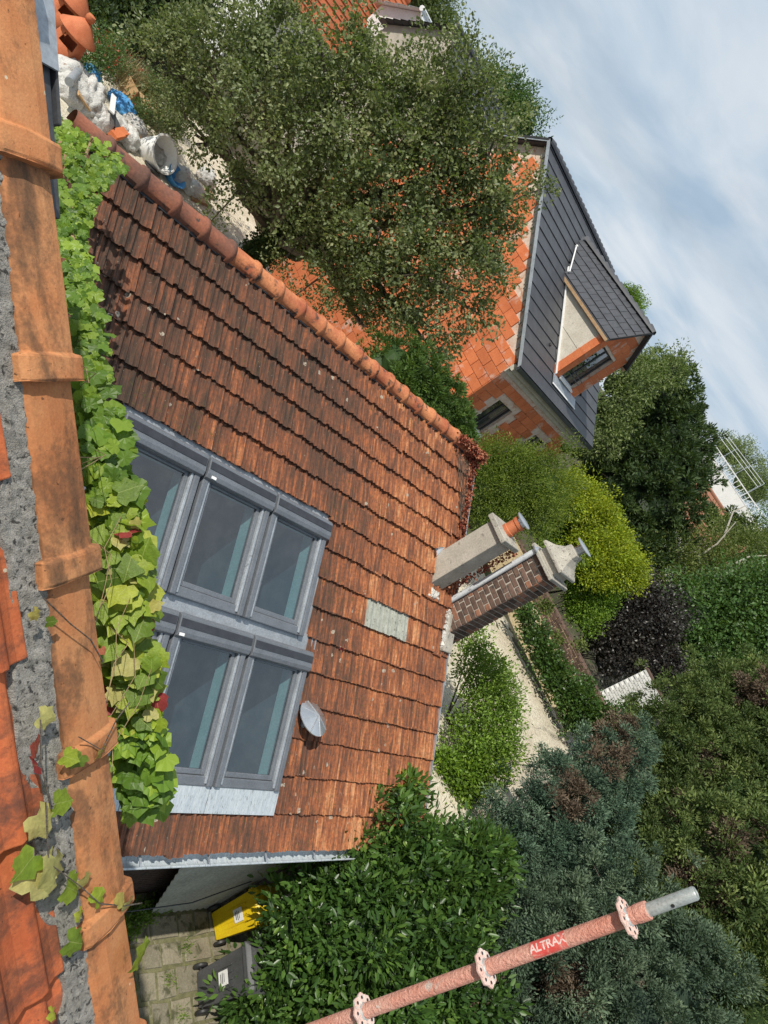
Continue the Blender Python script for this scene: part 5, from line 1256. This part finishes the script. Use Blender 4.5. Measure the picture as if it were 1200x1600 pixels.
foliage('young_shoots', la, yl, 60, 14, .1, .11, .045, LM['lime'], .3, .5, .6, True)

# ---- cypresses on the right
cy = [('cypress', (13.4, 2.0), 'blue green cypress with brown patches beside the pale sand', LM['cyblue'], .08, [((12.67, 1.79, 3.07), 1.0), ((13.22, 2.20, 3.83), .8), ((13.31, 1.54, 3.85), 1.1), ((12.54, 1.25, 2.90), 1.0), ((14.00, 2.40, 4.53), .85), ((12.34, 2.00, 2.87), .5), ((14.54, 2.78, 5.08), .6), ((12.97, 0.83, 3.52), 1.0)]),
      ('cypress', (12.2, -.2), 'dull grey green cypress right behind the scaffold pole', LM['cydark'], .12, [((11.40, 0.19, 3.32), 1.0), ((10.99, -0.34, 2.74), .9), ((11.59, -0.36, 3.74), 1.1), ((12.20, 0.07, 4.36), 1.0), ((10.80, -0.12, 2.28), .5), ((11.56, -0.94, 4.26), 1.0), ((11.16, -1.00, 3.20), 1.0), ((12.17, -0.82, 4.93), .8)]),
      ('cypress', (18.2, 1.4), 'tall olive green cypress rising highest at the right edge', LM['cygreen'], .10, [((17.26, 2.87, 5.48), 1.3), ((18.23, 3.14, 6.48), 1.4), ((18.42, 2.61, 7.05), 1.5), ((16.49, 1.92, 4.59), 1.2), ((16.93, 1.56, 5.58), 1.5), ((17.36, 1.22, 6.54), 1.5), ((18.30, 1.91, 7.66), 1.5), ((16.89, 3.25, 5.17), .7), ((18.65, 3.62, 7.14), .8), ((19.13, 3.21, 8.36), 1.2)]),
      ('cypress', (15.2, -.9), 'green cypress in the lower right corner beyond the pole top', LM['cygreen'], .10, [((14.58, 0.69, 4.38), 1.2), ((14.79, 0.39, 5.28), 1.3), ((15.00, 0.11, 6.13), 1.3), ((14.00, -0.35, 4.94), 1.2), ((14.18, -0.68, 5.70), 1.3), ((13.54, -1.27, 4.96), 1.2), ((13.72, -1.53, 5.58), 1.3), ((13.90, 0.01, 4.71), .8)])]
for nm, b_, lb_, mt, br, lo_ in cy:
    z = float(ground_h(np.array(b_[0]), np.array(b_[1]))); e = empty(nm, (b_[0], b_[1], z), lb_, 'tree', 'cypresses along the right side')
    limbs(e, (b_[0], b_[1], z), lo_, .14, M['bark'], .4, 1)
    core('spray_shade_core', e, lo_, mt, .45)
    area = sum(r * r for _, r in lo_)
    nr_ = 'tall' not in lb_ and 'corner' not in lb_
    needles('sprays', e, lo_, int(area * 125), 140 if nr_ else 80, .19, .056 if nr_ else .075, .021 if nr_ else .028, mt, .62, br, LM['brown'])

# ---- shrub in front of the sand, right of the far gable
sh = plant('light_shrub', (13.2, 4.4), 'loose light green shrub growing against the far gable end', 'shrub')
s_l = [((12.31, 4.76, 3.62), .5), ((12.60, 4.55, 3.75), .5), ((12.56, 4.07, 3.35), .65), ((12.49, 3.61, 2.91), .6), ((12.86, 3.78, 3.50), .45), ((12.78, 3.30, 3.12), .55), ((12.43, 3.07, 2.57), .5), ((13.07, 3.38, 3.44), .3), ((12.13, 5.20, 3.91), .3), ((12.83, 4.21, 3.85), .3)]
limbs(sh, tuple(LOC[sh.name]), s_l, .05, M['bark'], .3, 4, 'stem')
foliage('crown', sh, s_l, 640, 26, .15, .075, .036, LM['shrub'], .25, .5, .8, hue=.4)
foliage('sunny_shoots', sh, [((12.35, 2.95, 2.57), .42), ((11.96, 3.28, 2.57), .3), ((12.62, 3.10, 2.98), .35)], 150, 22, .13, .085, .045, LM['lime'], .2, .6, .8)

# ---- ivy bank between sand and wall, and on the wall face
ib = plant('ivy_bank', (20.7, 7.0, 1.4), 'dark ivy covering the foot of the tan garden wall', 'ivy')
il = [((18.53, 7.80, 3.27), .28), ((18.76, 7.22, 3.14), .36), ((19.07, 6.67, 3.09), .40), ((19.36, 6.11, 3.04), .44), ((19.63, 5.54, 3.11), .46), ((19.95, 5.14, 3.26), .45), ((19.89, 4.94, 2.92), .4), ((20.29, 4.56, 3.56), .5), ((20.59, 4.59, 4.27), .3), ((20.48, 5.86, 3.49), .2)]
core('leaf_shade_core', ib, il, LM['ivy'], .7)
foliage('crown', ib, il, 520, 26, .15, .10, .075, LM['ivy'], .7, .8, .8)
m = MB()
for i in range(5): m.path([(21.2, 9.6 - i, 1.5), (21.3 + .1 * i, 9.4 - i, 2.4), (21.5 + .1 * i, 9.2 - i, 3.5)], .012, 5)
m.build('stems', M['bark'], ib)
tw = [((19.39, 8.07, 3.67), .2), ((19.83, 7.22, 3.47), .16), ((20.55, 6.98, 3.86), .14)]
foliage('trailing_shoots', ib, tw, 60, 12, .12, .09, .065, LM['olive'], .2, .6, .9); tag(bpy.data.objects['trailing_shoots'], kind='stuff')

# ---- shrubs behind the ridge and in front of the new house
th = plant('thuja_hedge', (13.4, 11.8), 'dark green thuja hedge just behind the ridge end', 'hedge')
tl = [((10.20, 10.44, 5.07), .7), ((10.73, 10.20, 5.22), .75), ((11.18, 9.85, 5.33), .65), ((11.46, 9.37, 5.34), .55), ((10.47, 9.89, 5.03), .7), ((11.59, 8.88, 5.37), .38), ((10.94, 9.52, 5.16), .7)]
core('spray_shade_core', th, tl, LM['thuja'], .72); needles('sprays', th, tl, 620, 36, .13, .10, .030, LM['thuja'], .75)
bshr = [('leafy_shrub', (17.2, 10.6), 'tall fine leaved green shrub behind the grey chimney', LM['bamboo'], [((15.69, 10.71, 4.83), .9), ((16.01, 10.59, 5.23), .75), ((16.52, 10.55, 5.89), .5), ((15.54, 10.22, 4.30), .8), ((16.16, 9.99, 4.90), 1.0), ((16.60, 10.04, 5.62), .9), ((15.92, 9.62, 4.14), .8), ((16.71, 9.45, 5.09), .8), ((16.69, 10.65, 6.76), .25), ((15.37, 10.83, 4.75), .5)], .085, .026, 1500),
        ('golden_shrub', (23.6, 10.4), 'bright yellow green shrub behind the brick chimney hood', LM['gold'], [((22.54, 11.93, 5.36), 1.1), ((23.00, 11.00, 5.36), 1.1), ((23.33, 10.03, 5.38), 1.0), ((22.82, 10.21, 4.79), 1.0), ((23.76, 9.53, 5.58), .6), ((22.06, 12.58, 5.36), .8), ((23.84, 9.86, 5.97), .35), ((23.51, 10.62, 5.86), .4), ((22.94, 11.81, 6.03), .4), ((24.06, 9.33, 5.87), .3)], .10, .050, 1200),
        ('leafy_shrub', (23.2, 9.4), 'mid green leafy shrub below the golden one', LM['lime'], [((23.67, 9.75, 3.99), .8), ((23.63, 9.31, 3.58), .5), ((23.82, 9.38, 4.26), .7), ((23.14, 10.94, 3.74), .8), ((23.74, 8.75, 3.72), .5), ((22.86, 11.96, 4.20), .9)], .10, .05, 900),
        ('purple_shrub', (27.0, 9.0), 'dark purple leaved shrub beyond the garden wall', LM['purple'], [((26.19, 9.90, 4.84), 1.1), ((25.55, 8.72, 3.67), 1.1), ((26.21, 8.66, 4.60), 1.3), ((26.95, 8.95, 5.43), 1.1), ((25.86, 7.77, 3.61), 1.1), ((26.57, 7.48, 4.51), 1.0), ((24.79, 9.08, 3.62), .6), ((27.15, 6.83, 4.50), .8)], .13, .08, 900),
        ('broadleaf_tree', (32.2, 8.2), 'round mid green broadleaf tree at the right beyond the wall', LM['broad'], [((30.71, 9.01, 6.09), 2.0), ((31.76, 8.97, 7.80), 2.1), ((30.62, 7.40, 5.77), 1.8), ((31.26, 6.84, 7.19), 2.0), ((30.35, 8.44, 5.31), 1.3), ((32.11, 7.60, 8.30), 1.8), ((29.60, 7.34, 4.36), 1.0), ((31.92, 8.36, 9.57), 1.6), ((30.36, 6.29, 6.00), 1.2)], .16, .11, 1500),
        ('olive_tree', (40.0, 15.0), 'airy yellow olive tree with pale twisting branches far right', LM['olive'], [((36.35, 14.14, 5.46), 1.7), ((37.35, 14.33, 7.08), 2.0), ((37.84, 12.98, 7.62), 1.9), ((36.79, 12.94, 5.76), 1.7), ((35.60, 13.28, 4.51), 1.1), ((38.69, 13.55, 9.16), 1.7), ((39.18, 15.14, 8.91), 1.2), ((38.97, 12.75, 10.01), 1.6), ((35.97, 15.07, 5.70), .9)], .14, .075, 900)]
for nm, b_, lb_, mt, lo_, L_, W_, nc in bshr:
    e = plant(nm, b_, lb_, 'tree' if 'tree' in nm else 'shrub')
    limbs(e, tuple(LOC[e.name]), lo_, .16 if 'tree' in nm else .06, M['palebark'] if 'olive' in nm else M['bark'], .35, 4 if 'olive' in nm else 2, 'trunk')
    if 'olive' not in nm: core('leaf_shade_core', e, lo_, mt, .6)
    big = np.mean([r for _, r in lo_]); foliage('crown', e, lo_, nc, 26, .2 * big + .03, L_, W_, mt, .6, .55, .85, hue=.5, fold=.2)
e = bpy.data.objects['olive_tree']
for p in ([(36.90, 14.10, 9.14), (36.58, 14.91, 10.17), (36.68, 14.93, 10.83)], [(35.95, 12.32, 8.96), (35.95, 12.31, 9.59), (36.05, 12.01, 10.27)], [(36.52, 13.70, 7.63), (36.48, 13.80, 8.72), (36.29, 14.28, 10.03)]):
    m = MB(); m.path(p, [.06, .045, .02], 6); m.build('bare_branch', M['palebark'], e)

# ---- tall trees behind
tall = [('dark_evergreen_tree', (37.0, 20.5), 'big dark evergreen tree beyond the new house', LM['evergreen'], [((36.64, 22.50, 9.81), 2.4), ((36.77, 20.30, 9.56), 2.0), ((36.34, 21.06, 7.58), 2.4), ((36.44, 18.80, 7.53), 2.8), ((37.19, 18.41, 8.62), 1.8), ((35.56, 20.41, 5.93), 2.0), ((35.69, 18.06, 5.47), 2.6), ((36.19, 17.04, 6.68), 2.4), ((34.96, 17.28, 4.19), 2.0), ((35.79, 15.50, 4.88), 2.2), ((37.07, 21.79, 11.05), 1.0), ((37.44, 19.03, 10.19), .8), ((37.09, 23.67, 11.29), 1.4), ((35.13, 14.49, 3.49), 1.5)], 1),
        ('pale_tree', (33.6, 22.6), 'pale feathery tree between the dormer and the dark evergreen', LM['willow'], [((31.48, 21.29, 9.45), 1.3), ((31.37, 20.54, 8.04), 1.3), ((31.45, 19.49, 6.59), 1.2), ((32.40, 21.71, 10.27), 1.0), ((31.23, 21.64, 8.82), 1.0), ((30.95, 19.35, 5.81), .8), ((33.37, 22.06, 11.25), 1.1), ((32.81, 22.88, 10.40), .9)], 0),
        ('far_tree', (26.0, 36.0), 'green tree peeping over the far slope of the new roof', LM['broad'], [((25.22, 36.06, 11.70), 1.6), ((26.06, 35.46, 12.03), 1.2), ((24.46, 36.57, 11.49), 1.6), ((24.24, 37.91, 11.35), 1.4), ((24.20, 35.54, 9.97), 1.5)], 0),
        ('far_tree', (23.0, 46.0), 'pale drooping tree on the skyline above the orange roof', LM['willow'], [((21.03, 43.15, 10.63), 2.0), ((22.35, 42.48, 10.86), 1.7), ((23.38, 41.92, 10.90), 1.4), ((20.55, 44.48, 10.09), 2.0), ((20.60, 43.35, 11.64), 2.2), ((23.73, 40.57, 10.60), 1.6), ((24.63, 40.03, 10.95), 1.3)], 0),
        ('far_tree', (11.0, 28.0), 'dark leafy tree at the top left behind the dry grass', LM['evergreen'], [((5.82, 25.34, 2.75), 1.6), ((7.13, 26.04, 3.18), 1.8), ((6.55, 24.13, 2.53), 1.3), ((7.79, 26.89, 4.56), 1.7), ((5.58, 23.34, 2.10), 1.0)], 0),
        ('far_tree', (52.0, 42.5), 'thin green tree top rising over the dormer ridge', LM['lime'], [((50.84, 42.09, 13.84), .9), ((51.64, 41.10, 13.55), .9), ((51.21, 41.63, 13.06), 1.3)], 0),
        ('far_tree', (66.0, 30.0), 'hazy green tree behind the terrace frame', LM['willow'], [((63.15, 30.21, 14.25), 1.6), ((64.08, 28.17, 13.78), 2.0), ((64.44, 32.12, 13.89), 1.4), ((64.62, 26.92, 13.84), 1.6)], 0),
        ('far_tree', (48.0, 15.0), 'dark conical conifers standing before the white terrace building', LM['evergreen'], [((43.45, 17.92, 9.27), .7), ((43.76, 17.15, 9.70), .8), ((44.09, 16.29, 10.14), .9), ((43.61, 17.51, 10.46), .4), ((44.46, 15.23, 10.44), 1.0)], 1),
        ('far_tree', (62.0, 12.0), 'broad green tree closing the view at the far right', LM['broad'], [((52.28, 17.09, 11.42), 3.0), ((50.15, 13.74, 9.93), 3.0), ((51.76, 15.39, 9.60), 2.4)], 0)]
for nm, b_, lb_, mt, lo_, con in tall:
    e = plant(nm, b_, lb_, 'tree'); r0 = .3 if con else .2
    limbs(e, tuple(LOC[e.name]), lo_, r0, M['bark'], .5, 2)
    core('leaf_shade_core', e, lo_, mt, .6 if con else .5)
    ar = sum(r * r for _, r in lo_)
    if con: needles('crown', e, lo_, int(ar * 26), 40, .34, .24, .085, mt, .6)
    else: foliage('crown', e, lo_, int(ar * 34) + 60, 30, .30, .19, .075, mt, .5, .5, .9, hue=.5, droop=.4 if mt is LM['willow'] else 0)
# woodland mass closing the horizon
wl_ = []
for i in range(34):
    az = radians(-25 + 120 * i / 33); R = 95 + 20 * sin(i * 2.3); wl_.append(((cos(az) * R, sin(az) * R, 3.5 + 1.2 * sin(i * 1.7)), (5.5, 5.5, 4.2 + sin(i))))
e = bpy.data.objects.new('distant_wood', None); COL.objects.link(e); LOC[e.name] = np.zeros(3); tag(e, 'low belt of distant trees along the horizon', 'woodland', None, 'stuff')
core('leaf_shade_core', e, wl_, LM['broad'], .8); foliage('crown', e, wl_, 1500, 20, .9, .6, .4, LM['broad'], .7, .5, .9)

# ---- low plants
def tuft(name, pos, n, h, mat, label, cat, spread=.25, W=.012):
    e = empty(name, pos, label, cat); P = np.array(pos) + np.c_[rng.normal(0, spread, (n, 2)), np.zeros(n)]; A = rng.normal(0, .45, (n, 3)); A[:, 2] = 1
    me = leaf_mesh('blades', P - np.array(pos), A, rdir(n), h * rng.uniform(.6, 1.2, n), W * np.ones(n), rng.random(n), mat); o = bpy.data.objects.new('blades', me); place(o, e, pos); tag(o, kind='stuff')
tuft('dry_grass_tuft', yz((6.66, 21.33, 2.50), 0), 900, .75, LM['grass'], 'straw coloured grass tuft behind the white sacks', 'grass', .42, .02)
fl_ = plant('flower_bush', (*yz((5.98, 21.61, 2.50), 0),), 'low green bush with small red flowers behind the sacks', 'shrub')
fb_ = [((5.37, 19.66, 2.90), .5), ((5.73, 21.01, 2.90), .5), ((7.26, 21.33, 2.80), .5), ((6.72, 19.77, 2.75), .3), ((5.09, 19.57, 2.80), .4)]
limbs(fl_, tuple(LOC[fl_.name]), fb_, .03, M['bark'], .2, 2, 'stem')
foliage('crown', fl_, fb_, 260, 20, .16, .07, .04, LM['broad'], .3, .5, .9); fo_ = foliage('flowers', fl_, fb_, 60, 4, .12, .07, .06, LM['flower'], .6, .5, .9)
tag(bpy.data.objects['flowers'], kind='stuff')
sb_ = plant('yard_bush', (*yz((7.84, 21.23, 2.50), 0),), 'low dark bush under the pear tree beside the box', 'shrub')
bl_ = [((7.32, 20.72, 2.90), .6), ((7.66, 20.15, 2.80), .5), ((8.00, 21.66, 2.90), .6), ((6.99, 19.53, 2.75), .35)]
limbs(sb_, tuple(LOC[sb_.name]), bl_, .03, M['bark'], .2, 2, 'stem'); foliage('crown', sb_, bl_, 260, 24, .16, .07, .045, LM['pear'], .3, .5, .9)
wd_ = plant('wall_weed', (7.05, 1.95, .02), 'patch of small leaved green weed at the foot of the brick wall', 'plant')
wl2 = [((6.95, 1.85, .06), (.35, .22, .12)), ((7.25, 1.98, .06), (.3, .14, .10)), ((7.6, 2.02, .05), (.25, .08, .07)), ((6.6, 1.8, .07), (.3, .25, .14))]
foliage('crown', wd_, wl2, 130, 18, .05, .035, .03, LM['lime'], .3, 1.0, .9)
for i, (x, y) in enumerate(((7.55, 1.15), (7.9, 1.45), (6.9, 1.1), (7.7, .7))): tuft('grass_tuft', (x, y, .02), 60, .09, LM['lime'], ['grass in the paving joint near the dark bin wheel', 'grass in the paving joint near the yellow bin', 'grass in the paving joint in the open courtyard', 'grass in the paving joint at the dark bin corner'][i], 'grass', .06, .008)

# dead red vine leaves over the far end of the ridge and between the chimneys
n = 1900; t = rng.random(n); P = np.empty((n, 3)); seg = rng.random(n)
for i in range(n):
    s_ = seg[i]
    if s_ < .42: u_ = 9.0 + .95 * t[i] ** .6; v_ = 4.55 - abs(rng.normal(0, .10)) * (.4 + t[i]); P[i] = RP(u_, v_ + .1, .05 + abs(rng.normal(0, .06)) + .08 * (v_ > 4.4))
    elif s_ < .85: v_ = 4.5 - 2.1 * t[i]; P[i] = RP(9.86 + .03 * (4.5 - v_) - abs(rng.normal(0, .11)) * (1 - .5 * t[i]), v_, .06 + abs(rng.normal(0, .025)))
    else: P[i] = (9.78 + rng.normal(0, .05), 5.13 + rng.normal(0, .03), 4.6 + 1.4 * t[i])
dv = empty('dead_vine', tuple(RP(9.8, 4.3, .05)), 'dried red brown vine leaves over the far end of the ridge', 'vine')
me = leaf_mesh('dry_leaves', P - LOC[dv.name], rdir(n), rdir(n) + UP, .055 * rng.uniform(.6, 1.3, n), .045 * np.ones(n), rng.random(n), M['deadleaf']); o = bpy.data.objects.new('dry_leaves', me); place(o, dv, LOC[dv.name]); tag(o, kind='stuff')
m = MB()
for k in range(6): m.path([RP(9.88, 2.4 + .1 * k, .05), RP(9.82 - .02 * k, 3.4, .07), RP(9.6 - .08 * k, 4.4, .1)], .006, 5)
m.build('stems', M['bark'], dv)

# ================================================================== IVY (big lobed leaves) along the near verge
def vine_leaf(name, mat, seed):
    r = np.random.default_rng(seed); out = [(0, -.02), (.20, -.17), (.42, -.13), (.54, .06), (.48, .24), (.54, .44), (.38, .60), (.20, .72), (.03, .98), (-.17, .74), (-.36, .61), (-.55, .42), (-.47, .22), (-.55, .05), (-.41, -.14), (-.18, -.16)]
    b = MB(); vs = [(0, .22, .0)]
    for x, y in out:
        rr = sqrt(x * x + (y - .22) ** 2); vs.append((x * (1 + r.normal(0, .05)), y * (1 + r.normal(0, .04)), -.28 * rr * rr + .05 * sin(9 * x + seed) + r.normal(0, .02)))
    n = len(out); cup = r.uniform(.15, .5); tw_ = r.uniform(-.25, .25)
    vs = [(x, y, z) for x, y, z in vs]; inner = [(x * .5, .22 + (y - .22) * .5, -.05 * cup + .02 * (i % 2)) for i, (x, y, _) in enumerate(vs[1:])]
    outer = [(x, y, z * cup * 3 + tw_ * x * y + .05 * (i % 2)) for i, (x, y, z) in enumerate(vs[1:])]
    vs = [(0, .22, -.02)] + inner + outer
    b.v = vs; b.f = [(0, 1 + i, 1 + (i + 1) % n) for i in range(n)] + [(1 + i, 1 + n + i, 1 + n + (i + 1) % n, 1 + (i + 1) % n) for i in range(n)]
    return b.mesh(name, mat, smooth=True)
def vmat(name, stops, tcol):
    m = NT(name); oi = m.n('ShaderNodeObjectInfo'); col = m.ramp(oi.outputs['Random'], stops); tc_ = m.n('ShaderNodeTexCoord'); s_ = m.n('ShaderNodeSeparateXYZ'); m.l(tc_.outputs['Object'], s_.inputs[0])
    vein = m.math('LESS_THAN', m.math('ABSOLUTE', s_.outputs['X']), .012)
    col = m.mix(m.math('MULTIPLY', vein, .5), col, (.42, .48, .16)); nz = m.noise(3.5, 5, .65, m.vec(obj=True)); col = m.mix(.45, col, m.ramp(nz, [(.3, .25), (.7, .8)]), 'OVERLAY')
    p = m.n('ShaderNodeBsdfPrincipled'); m.l(col, p.inputs['Base Color']); p.inputs['Roughness'].default_value = .42; p.inputs['Specular IOR Level'].default_value = .4; m.l(m.bump(nz, .25, .05), p.inputs['Normal'])
    t = m.n('ShaderNodeBsdfTranslucent'); m.l(m.mix(.5, col, tcol), t.inputs['Color']); x = m.n('ShaderNodeMixShader'); x.inputs[0].default_value = .38; m.l(p.outputs[0], x.inputs[1]); m.l(t.outputs[0], x.inputs[2]); m.l(x.outputs[0], m.out.inputs[0]); return m.m
vg_ = vmat('vine_green', [(0, (.085, .15, .016)), (.35, (.16, .25, .022)), (.7, (.27, .36, .032)), (1, (.40, .43, .05))], (.4, .5, .03))
vr_ = vmat('vine_red', [(0, (.22, .03, .03)), (.6, (.36, .06, .06)), (1, (.40, .16, .06))], (.5, .08, .04))
vy_ = vmat('vine_yellow', [(0, (.38, .34, .08)), (1, (.48, .46, .17))], (.5, .45, .1))
vgm = [vine_leaf('leaf', vg_, k) for k in range(8)]; vrm = [vine_leaf('leaf', vr_, 11), vine_leaf('leaf', vr_, 12)]; vym = [vine_leaf('leaf', vy_, 21), vine_leaf('leaf', vy_, 22)]
ivy = empty('climbing_vine', (1.9, 1.6, 0.0), 'lime green climbing vine with a few red leaves along the orange verge', 'vine')
# spine of the vine: (centre, half width across, leaf size)
spine = [((2.04, 6.28, 6.24), .32, .085), ((1.81, 5.30, 6.32), .20, .072), ((1.52, 4.02, 6.57), .075, .058), ((1.36, 3.12, 6.82), .072, .056), ((1.25, 2.45, 6.98), .078, .060), ((1.19, 1.97, 7.07), .078, .064), ((1.18, 1.64, 7.11), .078, .070), ((1.24, 1.44, 7.06), .080, .076), ((1.34, 1.29, 6.96), .084, .080), ((1.46, 1.15, 6.83), .088, .082), ((1.59, 1.04, 6.68), .088, .082), ((1.73, 0.93, 6.54), .08, .080), ((1.86, 0.84, 6.39), .07, .078)]
camp = np.array([0, 0, 8.5]); sunv = np.array(SUN); vl = []
for k in range(len(spine) - 1):
    (c0, w0, s0), (c1, w1, s1) = spine[k], spine[k + 1]; seglen = np.linalg.norm(np.array(c1) - c0)
    cnt = int(120 + 70 * (k < 2))
    for _ in range(cnt):
        t = random.random(); c_ = np.array(c0) * (1 - t) + np.array(c1) * t; w_ = w0 * (1 - t) + w1 * t; s_ = s0 * (1 - t) + s1 * t
        tov = unit(camp - c_); side = unit(np.cross(np.array(c1) - c0, tov)); a = random.uniform(-1, 1)
        P = c_ + side * a * w_ * (.74 if k > 1 else 1) - tov * (random.random() ** 1.5) * .28 + UP * rng.normal(0, .02)
        n_ = unit(tov * .55 + sunv * .55 + UP * .25 + rng.normal(0, .42, 3)); ax = unit(np.cross(n_, rng.normal(0, 1, 3)) * .6 - UP * .55 + side * .25 * a + NP_ * .35); ax = unit(ax - n_ * (ax @ n_))
        vl.append((float(np.linalg.norm(P - camp)) / s_, P, ax, n_, s_ * random.uniform(.45, 1.2), k))
vl.sort(key=lambda q: q[0])
backs = MB()
for i, (q, P, ax, n_, s_, k) in enumerate(vl):
    ex = np.cross(ax, n_); r = random.random(); me = random.choice(vrm) if r < .07 else random.choice(vym) if r < .19 else random.choice(vgm)
    if i < 285: inst('leaf', me, basis(P, ex * s_, ax * s_, n_ * s_), ivy)
    else: backs.add([P + (ex * v.co.x + ax * v.co.y + n_ * v.co.z) * s_ for v in me.vertices], [tuple(p.vertices) for p in me.polygons])
# far foliage of the vine takes its tone leaf by leaf
bm2 = backs.mesh('leaf_mass', LM['lime'], LOC[ivy.name]); nv = len(backs.v); at = bm2.attributes.new('rnd', 'FLOAT', 'POINT'); at.data.foreach_set('value', np.repeat(rng.random(nv // 33), 33).astype(np.float32)); o = bpy.data.objects.new('leaf_mass', bm2); place(o, ivy, LOC[ivy.name]); tag(o, kind='stuff')
m = MB(); sc = [np.array(s[0]) for s in spine]
m.path([s - unit(camp - s) * .2 for s in sc], [.012] * len(sc), 6)
for k in range(5, len(sc) - 3):
    for _ in range(2):
        s_ = sc[k] - unit(camp - sc[k]) * .15; e_ = NP(float((sc[k] - NA) @ NP_) + random.uniform(-.12, .12), .10, -.04); m.path([e_, e_ * .7 + s_ * .3 + UP * .03 + rng.normal(0, .012, 3), (s_ + e_) / 2 + UP * .045 + rng.normal(0, .015, 3), s_ + rng.normal(0, .05, 3)], .0012, 4)
gwb = NP(.6, .12, -.1); m.path([(gwb[0] + .1, gwb[1] + .1, 0), (gwb[0] + .08, gwb[1] + .08, 3.5), tuple(sc[8] - unit(camp - sc[8]) * .2)], [.03, .022, .012], 7)
m.path([(2.6, 6.6, 0), (2.55, 6.5, 3.0), tuple(sc[0])], [.03, .022, .01], 7)
m.build('stems', M['vinestem'], ivy)
# vine sprigs creeping over the near roof
for (p, q, l_, s_, kind, tw) in ((.80, -.175, .03, .075, 'y', .3), (.80, -.135, .035, .062, 'g', 1.2), (.93, -.21, .03, .10, 'y', 2.2), (.90, -.155, .04, .09, 'y', -.4), (.985, -.125, .03, .07, 'g', .7), (.87, -.195, .03, .07, 'g', -1.2), (1.00, -.085, .03, .045, 'y', .5), (1.07, -.06, .035, .05, 'g', 1.9), (1.06, -.10, .03, .035, 'g', 0), (1.10, -.135, .03, .06, 'g', .8), (1.30, .03, .05, .085, 'g', 2.6), (1.14, .03, .04, .045, 'y', .2), (1.12, .0, .04, .04, 'y', 2), (.72, -.10, .035, .045, 'g', 1), (.74, -.06, .04, .04, 'g', -1), (.76, .0, .04, .04, 'y', 0), (.42, -.13, .03, .030, 'y', .5), (.45, -.10, .03, .028, 'g', 1.5), (.62, -.14, .03, .05, 'y', 1.0), (.66, -.16, .03, .05, 'o', .2), (.70, -.17, .03, .045, 'o', 1.2), (1.20, -.20, .03, .03, 'g', .4), (.55, .03, .036, .022, 'o', .3), (1.5, .02, .04, .05, 'y', .5), (1.46, -.03, .04, .04, 'o', 2.5)):
    P = NP(p, q, l_); n_ = unit(NN + rng.normal(0, .22, 3)); ax = unit(NP_ * cos(tw) + NH * sin(tw)); ax = unit(ax - n_ * (ax @ n_)); ex = np.cross(ax, n_)
    me = {'y': vym, 'g': vgm, 'o': vrm}[kind][0 if p < 1 else 1]
    s_ *= .8; inst('leaf', me, basis(P, ex * s_, ax * s_, n_ * s_ * 1.2), ivy)
m = MB()
for pts in (((.40, -.11), (.47, -.05), (.52, .0), (.58, .03)), ((.70, -.06), (.76, .0), (.72, .05), (.70, .10)), ((.78, -.16), (.90, -.17), (1.0, -.10), (1.08, -.05), (1.14, .02), (1.18, .08)), ((.62, -.15), (.70, -.16), (.80, -.15))): m.path([NP(p, q, .038) for p, q in pts], .0016, 4)
m.build('tendrils', M['bark'], ivy)
# one orange maple-like leaf lying on the old roof
me = vrm[1]; P = RP(7.40, .78, .06); o = inst('fallen_leaf', me, basis(P, np.array([1., 0, 0]) * .11, SV * .11, RN * .11), None); tag(o, 'single fallen orange leaf on the old tiles above the vent cowl', 'leaf')
